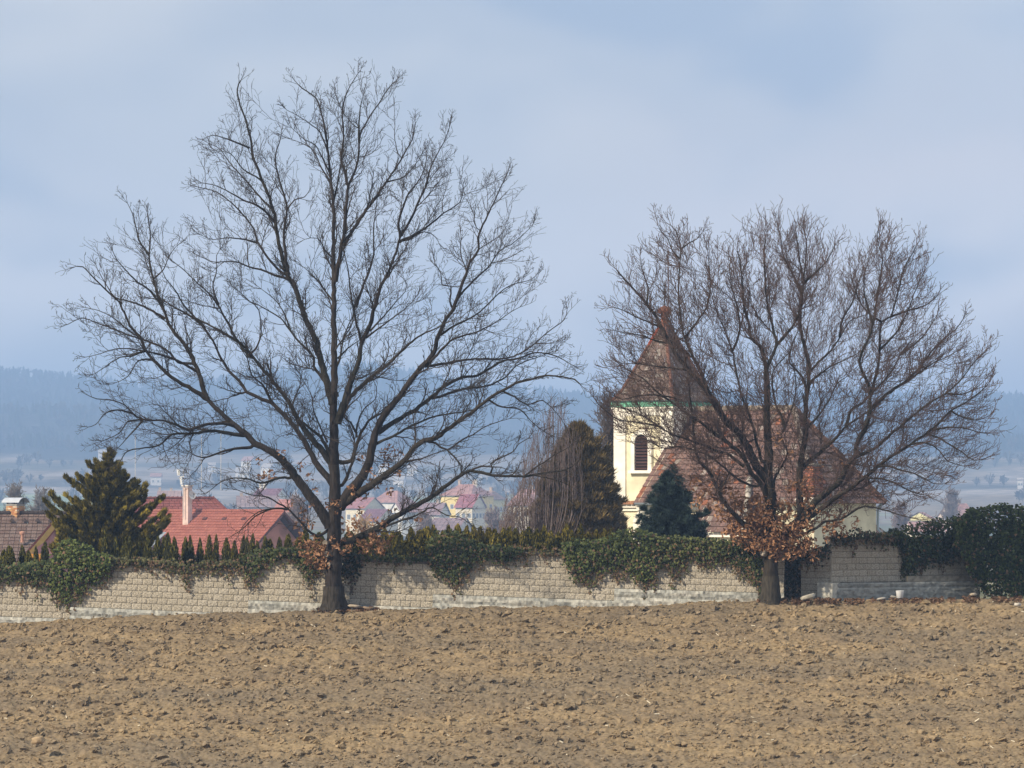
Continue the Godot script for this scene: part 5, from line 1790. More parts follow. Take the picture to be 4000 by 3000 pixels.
# a conifer of separate boughs: each leaves the stem, sags or climbs and turns up at its tip, with tufts along it
func bough_tree(called: String, label: String, axis_px: float, prof: Array, depth: float, base_row: float, boughs: int, per: int, size: Vector2, mesh: ArrayMesh, c0: Color, c1: Color, climb: float, curl: float, thick: float, lobes: Array) -> void:
	var k := depth / FOCAL
	var foot := at(axis_px, base_row, depth)
	var o := thing(called, label, "tree", foot)
	var top := at(axis_px, prof[0].x, depth).y - foot.y
	var s := Shape.new()
	s.col = Color(0.09, 0.065, 0.05)
	s.tube(PackedVector3Array([Vector3(0, -0.6, 0), Vector3(0, top * 0.96, 0)]), PackedFloat32Array([0.13, 0.012]), 7)
	part("trunk", s, M.bark, o)
	var pl: Array[Transform3D] = []
	var tn := PackedColorArray()
	var tips: Array[Vector3] = []
	for i in boughs:
		var row := lerpf(prof[0].x, base_row, pow((i + 0.5) / boughs, 0.72))
		var a := i * 2.39996 + rnd(-0.3, 0.3)
		var r := along(prof, row) * k * (rnd(0.68, 1.06) if rng.randf() < 0.75 else rnd(1.0, 1.22))
		tips.append(Vector3(cos(a) * r, at(axis_px, row, depth).y - foot.y, sin(a) * r))
	for q in lobes:
		var tip := at(q[0], q[1], depth) - foot
		tip.z = rnd(0.0, 0.5) * absf(tip.x)
		tips.append(tip)
	for tip in tips:
		var out := Vector3(tip.x, 0, tip.z)
		var r := out.length()
		var root := Vector3(0, tip.y - r * climb, 0)
		var mid := out * 0.6 + Vector3(0, lerpf(root.y, tip.y, 0.35) - r * curl, 0)
		var n := maxi(5, int(per * (0.35 + r)))
		var tone := rnd(0.6, 1.0)
		for j in n:
			var u := pow(rng.randf(), 0.75)
			var p := root.lerp(mid, u).lerp(mid.lerp(tip, u), u)
			var d := (mid - root).lerp(tip - mid, u).normalized()
			var w := thick * (0.4 + r * 0.35) * (1.02 - u) + 0.025
			p += Vector3(rnd(-1, 1) * w, rnd(-0.6, 0.8) * w, rnd(-1, 1) * w)
			var y := (d * (0.5 + 0.6 * u) + Vector3.UP * (0.35 + 0.4 * climb) + rv() * 0.45).normalized()
			var x := y.cross(rv()).normalized()
			var l := rnd(size.x, size.y)
			pl.append(Transform3D(Basis(x, y, x.cross(y)) * Basis.from_scale(Vector3(l, l, l)), p))
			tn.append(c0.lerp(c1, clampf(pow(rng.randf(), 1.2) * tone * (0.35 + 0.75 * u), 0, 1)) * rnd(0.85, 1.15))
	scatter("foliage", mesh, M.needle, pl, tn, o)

func add_tuft(pl: Array[Transform3D], tn: PackedColorArray, p: Vector3, out: Vector3, size: Vector2, c0: Color, c1: Color, deep: float) -> void:
	var y := (out + rv() * 0.25).normalized()
	var x := y.cross(rv()).normalized()
	var l := rnd(size.x, size.y)
	pl.append(Transform3D(Basis(x, y, x.cross(y)) * Basis.from_scale(Vector3(l, l, l)), p))
	tn.append(c0.lerp(c1, pow(rng.randf(), 1.3)) * rnd(0.8, 1.2))

func simple_bare_tree(called: String, label: String, px: float, row0: float, row1: float, depth: float, colour: Color, wide: float, seed_: int, group := "", upright := 0.7) -> void:
	rng.seed = seed_
	var k := depth / FOCAL
	var foot := at(px, row1, depth)
	var h := (row1 - row0) * k
	var o := thing(called, label, "tree", foot, group)
	var st := Shape.new()
	st.col = colour
	var tr := PackedVector3Array()
	var rr := PackedFloat32Array()
	for i in 9:
		tr.append(Vector3(rnd(-1, 1) * h * 0.012 * i * 0.4, h * 0.85 * i / 8.0, rnd(-1, 1) * h * 0.01))
		rr.append(h * 0.017 * (1.0 - i / 9.5))
	st.tube(tr, rr, 7)
	part("trunk", st, M.bark, o)
	var tw := Shape.new()
	tw.col = colour * 1.05
	var tips := PackedVector3Array()
	twig_min = maxf(0.005, depth * 0.00005)
	for i in 60:
		var f := rnd(0.18, 1.0)
		var p := Vector3(0, h * 0.85 * f, 0)
		var a := rnd(0, TAU)
		var d := Vector3(cos(a) * wide, upright, sin(a) * wide).normalized()
		shoot(tw, p, d, h * rnd(0.25, 0.42) * (1.15 - 0.7 * f), maxf(h * 0.0045, twig_min), 2, 0.8, tips)
	twig_min = 0.0042
	part("twigs", tw, M.twig, o, Vector3.ZERO, true)

func make_yard_trees() -> void:
	rng.seed = 303
	var cyp := tuft(22, 0.42, 0.085, 1.0)
	var spr := tuft(26, 0.9, 0.045, 0.55)
	var fin := tuft(20, 0.35, 0.05, 1.0)
	# the golden cypress before the red roofs
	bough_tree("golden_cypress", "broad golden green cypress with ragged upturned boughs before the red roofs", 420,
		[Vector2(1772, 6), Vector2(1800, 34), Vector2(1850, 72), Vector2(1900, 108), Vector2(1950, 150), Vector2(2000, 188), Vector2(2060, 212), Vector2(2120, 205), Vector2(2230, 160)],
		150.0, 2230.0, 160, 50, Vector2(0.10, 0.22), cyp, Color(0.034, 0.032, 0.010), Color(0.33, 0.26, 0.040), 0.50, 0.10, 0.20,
		[[186, 1958], [206, 1932], [258, 1862], [300, 1856], [575, 1898], [640, 1940], [648, 2000], [500, 1865], [350, 1815], [470, 1815], [192, 2010], [648, 2040], [425, 1768], [540, 1885]])
	# dark blue spruce before the nave
	bough_tree("blue_spruce", "small dark blue green spruce before the church's nave", 2622,
		[Vector2(1838, 4), Vector2(1870, 36), Vector2(1900, 52), Vector2(1950, 74), Vector2(2000, 88), Vector2(2040, 112), Vector2(2080, 128), Vector2(2150, 128)],
		150.0, 2150.0, 120, 22, Vector2(0.12, 0.26), spr, Color(0.010, 0.021, 0.020), Color(0.075, 0.118, 0.100), 0.10, 0.22, 0.13,
		[[2510, 1985], [2765, 1998], [2560, 1905], [2690, 1930], [2498, 2045], [2760, 2045], [2555, 1960], [2624, 1828], [2500, 2020]])
	# brown green thuja beside the tower
	evergreen("brown_thuja", "tall rounded thuja of dull brownish green left of the church tower", 2258,
		[Vector2(1668, 6), Vector2(1700, 34), Vector2(1750, 62), Vector2(1800, 92), Vector2(1900, 134), Vector2(2000, 160), Vector2(2140, 168)],
		167.0, 2160.0, 11000, Vector2(0.13, 0.33), fin, Color(0.070, 0.050, 0.021), Color(0.235, 0.165, 0.056),
		[[2370, 1760, 160], [2335, 1728, 120], [2130, 1830, 90], [2385, 1850, 150], [2300, 1700, 80]], 0.20, 1.5)
	evergreen("rusty_shrub", "low rusty orange shrub at the foot of the church tower", 2370,
		[Vector2(1990, 20), Vector2(2020, 50), Vector2(2100, 70)],
		168.0, 2140.0, 900, Vector2(0.15, 0.32), fin, Color(0.15, 0.055, 0.022), Color(0.27, 0.11, 0.045), [], 0.2, 1.2)
	# fan of upright bare stems in front of it
	var foot := at(2110, 2180, 165.4)
	var o := thing("upright_bare_shrub", "fan of upright leafless grey stems left of the brownish thuja", "shrub", foot)
	var st := Shape.new()
	var tw := Shape.new()
	tw.col = Color(0.145, 0.108, 0.105)
	var tips := PackedVector3Array()
	twig_min = 0.005
	for i in 150:
		var u := pow(rng.randf(), 1.6) * 2.0 - 1.0
		var top_row := along([Vector2(-1, 1960), Vector2(-0.75, 1900), Vector2(-0.45, 1750), Vector2(-0.1, 1650), Vector2(0.35, 1570), Vector2(0.55, 1640), Vector2(1, 1760)], u) + rnd(-10, 190) * rnd(0.2, 1)
		var top := at(2128 + u * 145 + rnd(-15, 15), top_row, 165.4) - foot
		top.z = rnd(-1.5, 0.6)
		var root := Vector3(u * 0.75 + rnd(-0.15, 0.15), 0, rnd(-0.3, 0.5))
		var mid := root.lerp(top, 0.45) + Vector3(u * 0.55, -0.1, top.z * 0.2)
		var line := smooth_line(PackedVector3Array([root, mid, top]), 0.35)
		var rad := PackedFloat32Array()
		for j in line.size():
			rad.append(lerpf(0.014, 0.005, float(j) / (line.size() - 1)))
		st.col = Color(0.19, 0.15, 0.14) * rnd(0.75, 1.25)
		st.tube(line, rad, 4)
		for j in range(3, line.size(), 2):
			if rng.randf() < 0.75:
				var d := (line[j] - line[j - 1]).normalized()
				shoot(tw, line[j], (d + rv() * 0.35).normalized(), rnd(0.3, 0.9), 0.007, 1, 1.2, tips)
	part("stems", st, M.bark, o, Vector3.ZERO, true)
	part("twigs", tw, M.twig, o, Vector3.ZERO, true)
	twig_min = 0.0042
	simple_bare_tree("small_bare_tree", "slender bare tree touching the church tower's left edge", 2382, 1520, 2140, 199.0, Color(0.10, 0.08, 0.075), 0.35, 61, "", 1.0)
	var grp := "bare trees among the valley houses"
	simple_bare_tree("valley_tree", "hazy bare tree behind the brick chimney with the curved cowl", 60, 1880, 2110, 430.0, Color(0.17, 0.15, 0.14), 0.8, 71, grp)
	simple_bare_tree("valley_tree", "hazy bare tree between the brick chimney and the golden cypress", 165, 1895, 2110, 470.0, Color(0.18, 0.16, 0.15), 0.9, 72, grp)
	simple_bare_tree("valley_tree", "reddish grey bare tree in front of the yellow villa's right side", 1925, 1985, 2180, 620.0, Color(0.22, 0.17, 0.17), 0.9, 73, grp)
	simple_bare_tree("valley_tree", "pale rosy bare tree just left of the upright bare shrub", 1985, 2000, 2190, 560.0, Color(0.27, 0.20, 0.20), 0.9, 74, grp)
	simple_bare_tree("valley_tree", "pale bare tree left of the yellow villa", 1660, 1990, 2180, 600.0, Color(0.25, 0.19, 0.18), 0.9, 75, grp)
	simple_bare_tree("valley_tree", "golden twiggy tree low behind the trunk's right side", 1420, 2005, 2190, 420.0, Color(0.42, 0.28, 0.13), 0.9, 76, grp)
	simple_bare_tree("valley_tree", "grey bare tree over the red bungalow's gable", 1160, 1930, 2150, 560.0, Color(0.25, 0.18, 0.16), 0.9, 77, grp)
	simple_bare_tree("valley_tree", "hazy bare tree left of the rosy house over the corner bush", 3520, 1955, 2130, 700.0, Color(0.24, 0.19, 0.18), 0.9, 78, grp)
	simple_bare_tree("valley_tree", "hazy bare tree behind the rosy house over the corner bush", 3720, 1905, 2090, 900.0, Color(0.22, 0.18, 0.18), 0.8, 79, grp)

func make_hedge() -> void:
	# a row of young columnar thujas inside the wall
	rng.seed = 404
	var protos: Array = []
	for v in 4:
		var s := Shape.new()
		for i in 620:
			var f := pow(rng.randf(), 0.9)
			var w := 0.5 * pow(sin(minf(1.0, (1.0 - f) * 1.35 + 0.06) * PI * 0.5), 0.9) * (1.0 if f > 0.1 else 0.8)
			var a := rnd(0, TAU)
			var deep := sqrt(rnd(0.25, 1.0))
			var p := Vector3(cos(a) * w * deep, f * 0.95, sin(a) * w * deep)
			var d := Vector3(cos(a) * 0.45 * w, 1.0, sin(a) * 0.45 * w).normalized() + rv() * 0.15
			var q := d.cross(rv()).normalized()
			var l := rnd(0.05, 0.11)
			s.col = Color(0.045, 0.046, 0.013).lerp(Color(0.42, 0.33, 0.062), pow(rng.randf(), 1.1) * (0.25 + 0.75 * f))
			s.quad(p - q * 0.025, p + d * l * 0.5 - q * 0.05, p + d * l, p + d * l * 0.5 + q * 0.05)
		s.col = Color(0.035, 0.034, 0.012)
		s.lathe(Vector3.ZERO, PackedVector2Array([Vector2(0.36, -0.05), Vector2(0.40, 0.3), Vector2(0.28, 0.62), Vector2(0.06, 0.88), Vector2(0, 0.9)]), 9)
		protos.append(s.mesh())
	var spots: Array[Vector3] = []     # column, tip row, width in pixels
	for q in [[10, 985], [29, 948], [43, 960], [88, 952], [111, 985], [140, 960], [170, 930], [409, 845], [452, 890], [484, 882], [511, 880], [542, 930], [583, 872], [608, 880], [637, 868], [658, 870], [680, 890], [721, 908], [726, 870], [750, 880], [782, 868], [814, 845], [843, 880], [886, 882], [915, 908], [945, 880], [967, 880], [981, 850]]:
		spots.append(Vector3(q[0], 1700.0 + q[1] / 2.212, rnd(26, 36)))
	for q in [[1010, 2108], [1042, 2096], [1053, 2100], [1092, 2094], [1121, 2088], [1131, 2078], [1162, 2094]]:
		spots.append(Vector3(q[0], q[1], rnd(28, 38)))
	for q in [[1194, 2078], [1245, 2086], [1360, 2072], [1395, 2080], [1430, 2078], [1462, 2074], [1500, 2070], [1535, 2082], [1562, 2072], [1604, 2062], [1640, 2080], [1668, 2068]]:
		spots.append(Vector3(q[0], q[1], rnd(58, 76)))
	var x := 1700.0
	while x < 2410.0:
		spots.append(Vector3(x, 2060 + rnd(-9, 12), rnd(42, 58)))
		x += rnd(20, 34)
	var depth := 134.0
	for i in spots.size():
		var q := spots[i]
		var foot := at(q.x, 2262 if q.x < 1000 else 2235, depth + rnd(-0.5, 0.7))
		var tip := at(q.x, q.y, depth)
		var h := tip.y - foot.y
		var w := q.z * depth / FOCAL
		var side := "against the brown roofed house"
		for w2 in [[200, "under the golden cypress"], [620, "against the red bungalow's roof"], [1005, "against the bungalow's plain gable"], [1180, "close left of the big oak's trunk"], [1300, "among the dead leaves right of the big oak"], [1550, "behind the great ivy cushion"], [1700, "below the yellow villa"], [1990, "below the upright bare shrub"], [2150, "below the brownish thuja"], [2330, "beside the church tower's foot"]]:
			if q.x > w2[0]:
				side = w2[1]
		var o := thing("thuja", "young columnar thuja inside the wall, " + side, "shrub", foot, "thujas inside the wall, " + side)
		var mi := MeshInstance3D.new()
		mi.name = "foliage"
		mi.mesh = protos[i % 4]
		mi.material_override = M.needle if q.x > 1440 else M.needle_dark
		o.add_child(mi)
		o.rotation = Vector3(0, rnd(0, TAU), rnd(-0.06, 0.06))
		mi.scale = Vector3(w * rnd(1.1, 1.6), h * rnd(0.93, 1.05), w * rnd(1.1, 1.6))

# ---------------------------------------------------------------- the wall
var block_meshes: Array[ArrayMesh] = []
var block_mats: Array[StandardMaterial3D] = []

func make_blocks() -> void:
	rng.seed = 505
	for v in 9:
		var s := Shape.new()
		# split face: a rough front with a chamfered rim
		var nx := 5
		var ny := 4
		var g: Array[Vector3] = []
		for j in ny + 1:
			for i in nx + 1:
				var u := float(i) / nx
				var w := float(j) / ny
				var edge := minf(minf(u, 1.0 - u) * 3.0, minf(w, 1.0 - w) * 2.0)
				var z := 0.0 if edge <= 0.0 else 0.003 + rnd(0.0, 0.009)
				g.append(Vector3(u - 0.5 + (0.0 if i == 0 or i == nx else rnd(-0.03, 0.03)), w - 0.5, z))
		for j in ny:
			for i in nx:
				var a := j * (nx + 1) + i
				s.quad(g[a], g[a + nx + 1], g[a + nx + 2], g[a + 1])
		var zb := -0.1
		s.quad(Vector3(-0.5, 0.5, zb), Vector3(0.5, 0.5, zb), Vector3(0.5, 0.5, 0), Vector3(-0.5, 0.5, 0))
		s.quad(Vector3(-0.5, -0.5, 0), Vector3(0.5, -0.5, 0), Vector3(0.5, -0.5, zb), Vector3(-0.5, -0.5, zb))
		s.quad(Vector3(-0.5, -0.5, zb), Vector3(-0.5, 0.5, zb), Vector3(-0.5, 0.5, 0), Vector3(-0.5, -0.5, 0))
		s.quad(Vector3(0.5, -0.5, 0), Vector3(0.5, 0.5, 0), Vector3(0.5, 0.5, zb), Vector3(0.5, -0.5, zb))
		block_meshes.append(s.mesh())
	for v in 6:
		var m: StandardMaterial3D = M.block.duplicate()
		m.albedo_color = Color(0.455, 0.405, 0.318).lerp(Color(0.530, 0.478, 0.388), v / 5.0).linear_to_srgb()
		block_mats.append(m)

func wall_section(label: String, x0: float, x1: float, base: float, slope: float, courses: int, depth: float, yaw: float, plinth_drop: float, plinth_out: float, cap := true, dark := 1.0, back := 0.0) -> Node3D:
	var k := depth / FOCAL
	var root := at(x0, base, depth)
	var o := thing("block_wall_section", label, "wall", root, "sections of the churchyard block wall")
	o.rotation = Vector3(0, yaw, 0)
	var tilt := Basis(Vector3.BACK, -atan(slope * cos(yaw)))
	o.transform.basis = Basis(Vector3.UP, yaw) * tilt
	var len_ := (x1 - x0) * k / cos(yaw)
	var ch := 0.1838
	var bw := 0.300
	var s := Shape.new()
	s.col = Color(0.17, 0.15, 0.12)
	s.slab(Vector3(0.004, -0.3, -0.30), Vector3(len_ - 0.004, courses * ch - 0.005, -0.022))
	part("mortar_core", s, M.plain, o)
	for i in courses:
		var x := -bw * (0.5 if i % 2 else 0.0) + 0.0
		while x < len_ - 0.02:
			var a := maxf(x, 0.0)
			var b := minf(x + bw, len_)
			x += bw
			if b - a < 0.05:
				continue
			var o2 := MeshInstance3D.new()
			o2.name = "block"
			o2.mesh = block_meshes[rng.randi() % block_meshes.size()]
			o2.material_override = block_mats[clampi(int(rnd(0, 4.6) + (0.9 if i < 2 else 0.0)), 0, 5)]
			o2.transform = Transform3D(Basis.from_scale(Vector3(b - a - 0.012, ch - 0.012, 1.0)), Vector3((a + b) * 0.5, (i + 0.5) * ch, rnd(-0.004, 0.004)))
			o.add_child(o2, true)
	if cap:
		s = Shape.new()
		s.col = Color(0.15, 0.135, 0.115)
		s.slab(Vector3(-0.02, courses * ch, -0.36), Vector3(len_ + 0.0, courses * ch + 0.055, 0.045))
		part("cap", s, M.concrete, o)
	# rough cast footing, standing proud of the blocks: a cap band over a battered lower face, with a broken line between
	s = Shape.new()
	var cols := maxi(4, int(len_ / 0.07))
	var rows := 12
	var fp := func(i: int, j: int) -> Vector3:
		var v := float(j) / rows
		var xx := root.x + len_ * i / cols
		var q := noise_soil.get_noise_2d(xx * 4.0, v * 9.0)
		var q2 := noise_soil.get_noise_2d(xx * 16.0, v * 30.0 + 40.0)
		var z := plinth_out + q * 0.03 + q2 * 0.016
		if j == 9:
			z -= 0.022
		elif j < 9:
			z += 0.012
		if j == rows:
			z -= 0.025
		return Vector3(len_ * i / cols, -plinth_drop * (1.0 - v) - 0.006 + (q * 0.012 if j == rows else 0.0), z)
	for i in cols:
		for j in rows:
			var g := noise_soil.get_noise_2d((root.x + i * 0.07) * 1.1 + 77.0, j * 0.7)
			var g2 := noise_soil.get_noise_2d((root.x + i * 0.07) * 5.0 + 7.0, j * 3.0)
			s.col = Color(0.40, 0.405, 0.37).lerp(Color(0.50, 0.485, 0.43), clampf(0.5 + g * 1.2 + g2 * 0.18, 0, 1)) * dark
			s.quad(fp.call(i, j), fp.call(i, j + 1), fp.call(i + 1, j + 1), fp.call(i + 1, j))
		s.quad(fp.call(i, rows), Vector3(len_ * i / cols, -0.004, -0.1), Vector3(len_ * (i + 1) / cols, -0.004, -0.1), fp.call(i + 1, rows))
	for e in [0, cols]:
		for j in rows:
			var p: Vector3 = fp.call(e, j)
			var q: Vector3 = fp.call(e, j + 1)
			if e == 0:
				s.quad(Vector3(p.x, p.y, -0.2), Vector3(q.x, q.y, -0.2), q, p)
			else:
				s.quad(p, q, Vector3(q.x, q.y, -0.2), Vector3(p.x, p.y, -0.2))
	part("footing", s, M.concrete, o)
	return o

func make_wall() -> void:
	make_blocks()
	rng.seed = 606
	wall_section("lowest block wall section, running out of frame at the left edge under heavy ivy", -430, 274, 2393, 0.034, 7, 130.0, 0.0, 1.0, 0.08)
	wall_section("block wall section below the golden cypress, on a long rough footing", 275, 969, 2370, 0.041, 7, 130.0, 0.0, 1.0, 0.11)
	wall_section("block wall section behind the big oak's trunk", 970, 1690, 2344, 0.042, 7, 130.0, 0.0, 1.0, 0.09)
	wall_section("middle block wall section with wide bare stretch below the upright shrub", 1691, 2399, 2321, 0.036, 7, 130.0, 0.0, 1.0, 0.10)
	wall_section("block wall section under the heaviest ivy, left of the spreading oak", 2400, 3062, 2298, 0.030, 7, 130.0, 0.0, 1.0, 0.10)
	# right of the second oak the wall steps out and turns away from the sun
	wall_section("short stepped block wall end just right of the spreading oak's trunk", 3128, 3246, 2330, 0.0, 7, 130.6, deg_to_rad(-24.0), 0.8, 0.02)
	var yaw := deg_to_rad(33.0)
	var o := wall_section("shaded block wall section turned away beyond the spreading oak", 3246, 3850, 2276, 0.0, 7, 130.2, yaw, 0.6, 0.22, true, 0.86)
	for i in 7:      # quoins closing its near end
		var e := MeshInstance3D.new()
		e.name = "block"
		e.mesh = block_meshes[i % block_meshes.size()]
		e.material_override = block_mats[i % 5]
		e.transform = Transform3D(Basis(Vector3.UP, -PI / 2) * Basis.from_scale(Vector3(0.29, 0.171, 0.4)), Vector3(-0.006, (i + 0.5) * 0.1838, -0.15))
		o.add_child(e, true)
	# pier at its corner and the upper step of its footing
	var k := 129.9 / FOCAL
	var s := Shape.new()
	s.col = Color(0.38, 0.34, 0.27)
	s.slab(Vector3(2.75, 0.004, 0.0), Vector3(5.3, 0.17, 0.16))
	part("footing_step", s, M.concrete, o)
	s = Shape.new()
	s.col = Color(0.05, 0.04, 0.03)  # near black bar standing in for the shade along the footing's top
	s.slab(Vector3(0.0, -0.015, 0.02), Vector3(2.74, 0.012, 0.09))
	part("painted_gap_shade", s, M.plain, o)
	var pier := thing("corner_pier", "pale square concrete pier end at the corner of the shaded wall", "pier", at(3229, 2276, 130.0))
	pier.rotation.y = deg_to_rad(-32.0)
	s = Shape.new()
	s.col = Color(0.62, 0.60, 0.52)
	s.slab(Vector3(-0.25, -0.8, -0.4), Vector3(0.25, 0.0, 0.12))
	part("body", s, M.concrete, pier)
	# return wall behind the second trunk, coloured dark for the recess's deep shade
	var r := thing("recess_wall", "ivy grown wall end with deep shade painted on, in the recess right of the spreading oak's trunk", "wall", at(3095, 2350, 131.6))
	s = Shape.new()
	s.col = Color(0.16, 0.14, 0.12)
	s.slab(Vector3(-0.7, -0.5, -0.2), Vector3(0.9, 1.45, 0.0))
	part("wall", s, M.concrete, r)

# ---------------------------------------------------------------- ivy
func ivy_leaf() -> ArrayMesh:
	var s := Shape.new()
	var rim: Array[Vector3] = []
	for q in [[0.0, -0.5], [-0.30, -0.42], [-0.55, -0.05], [-0.30, 0.05], [-0.22, 0.30], [0.0, 0.62], [0.22, 0.30], [0.30, 0.05], [0.55, -0.05], [0.30, -0.42]]:
		rim.append(Vector3(q[0], q[1], -0.22 * absf(q[0]) - 0.15 * absf(q[1])))
	for i in 10:
		s.tri(Vector3(0, -0.1, 0.06), rim[i], rim[(i + 1) % 10])
	return s.mesh()

# one plant: outline keys are (column, top row, bottom row); depth is that of the wall's face
func ivy(label: String, keys: Array, dense: float, bulge: float, strands: int, depth := 129.96, yaw := 0.0, c0 := Color(0.022, 0.034, 0.014), c1 := Color(0.105, 0.118, 0.048), brown := 0.14) -> void:
	var tops: Array = []
	var lows: Array = []
	for q in keys:
		tops.append(Vector2(q[0], q[1]))
		lows.append(Vector2(q[0], q[2]))
	var x0: float = keys[0][0]
	var x1: float = keys[-1][0]
	var k := depth / FOCAL
	var foot := at((x0 + x1) * 0.5, along(lows, (x0 + x1) * 0.5), depth)
	var o := thing("ivy", label, "ivy", foot, "ivy plants along the wall")
	var deep_at := func(x: float) -> float: return depth + (x - x0) * k * tan(yaw)
	var pl: Array[Transform3D] = []
	var tn := PackedColorArray()
	var area := 0.0
	for i in keys.size() - 1:
		area += (keys[i + 1][0] - keys[i][0]) * ((lows[i].y - tops[i].y) + (lows[i + 1].y - tops[i + 1].y)) * 0.5 * k * k
	var many := int(area * dense)
	for i in many:
		var x := rnd(x0, x1)
		var t := along(tops, x) + absf(noise_soil.get_noise_2d(x * 0.5, 3.0)) * 30.0 + noise_soil.get_noise_2d(x * 0.11, 9.0) * 14.0
		var b := along(lows, x) + noise_soil.get_noise_2d(x * 0.4, 50.0) * 50.0 + noise_soil.get_noise_2d(x * 1.3, 70.0) * 26.0
		if b < t:
			continue
		var f := rng.randf()
		var row := lerpf(t, b, f)
		# thins out towards its lower rim
		if f > 0.75 and rng.randf() < (f - 0.75) * 2.6:
			continue
		var lump := 0.55 + 0.9 * absf(noise_soil.get_noise_2d(x * 0.22, row * 0.3 + 200.0))
		var p := at(x + noise_soil.get_noise_2d(row * 0.6, x0) * 30.0, row, deep_at.call(x))
		var fall := sin(clampf(1.15 - f, 0, 1) * PI * 0.5)
		var out := 0.75 * bulge * lump * fall * pow(rng.randf(), 0.5)
		if f < 0.30 and rng.randf() < 0.6:
			out = rnd(-0.45, 0.1)      # the mat lies over the top of the wall too
		p += Vector3(sin(yaw), 0, cos(yaw)) * (out + 0.03)
		var nrm := Vector3(sin(yaw) + rnd(-0.6, 0.6), rnd(-0.1, 0.9) + (0.6 if f < 0.2 else 0.0), cos(yaw) + rnd(-0.2, 0.3))
		var sz := rnd(0.055, 0.105)
		pl.append(facing(nrm, rnd(-0.9, 0.9) + PI, Vector3(sz, sz, sz), p - foot))
		var dull := brown * (0.4 + 1.6 * f)
		var c := c0.lerp(c1, pow(rng.randf(), 1.5))
		if rng.randf() < dull:
			c = Color(0.10, 0.062, 0.040).lerp(Color(0.17, 0.115, 0.075), rng.randf())
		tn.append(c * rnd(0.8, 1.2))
	# hanging shoots with a few withered leaves
	var st := Shape.new()
	for i in strands:
		var x := rnd(x0 + 5, x1 - 5)
		var b := along(lows, x)
		var p := at(x, b - 25, deep_at.call(x)) + Vector3(sin(yaw), 0, cos(yaw)) * 0.04
		var line := PackedVector3Array()
		var rad := PackedFloat32Array()
		var ln := rnd(0.15, 0.75) * rnd(0.5, 1.0)
		var sway := 0.0
		for j in 7:
			line.append(p - foot + Vector3(sway, -ln * j / 6.0, rnd(0, 0.02)))
			rad.append(0.007)
			sway += rnd(-0.05, 0.05)
		st.col = Color(0.11, 0.075, 0.06) * rnd(0.7, 1.2)
		st.tube(line, rad, 4)
		for j in int(ln * 34.0):
			var q: Vector3 = line[rng.randi() % 7] + rv() * Vector3(0.07, 0.05, 0.02)
			var sz := rnd(0.04, 0.085)
			pl.append(facing(Vector3(rnd(-0.7, 0.7), rnd(-0.4, 0.5), 1.0).rotated(Vector3.UP, yaw), rnd(0, TAU), Vector3(sz, sz, sz), q + Vector3(0, 0, 0.01)))
			tn.append((Color(0.085, 0.055, 0.04).lerp(Color(0.19, 0.13, 0.075), rng.randf()) if rng.randf() < 0.7 else Color(0.07, 0.08, 0.03)) * rnd(0.7, 1.2))
	if strands > 0:
		part("shoots", st, M.bark, o, Vector3.ZERO, true)
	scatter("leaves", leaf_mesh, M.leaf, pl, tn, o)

var leaf_mesh: ArrayMesh

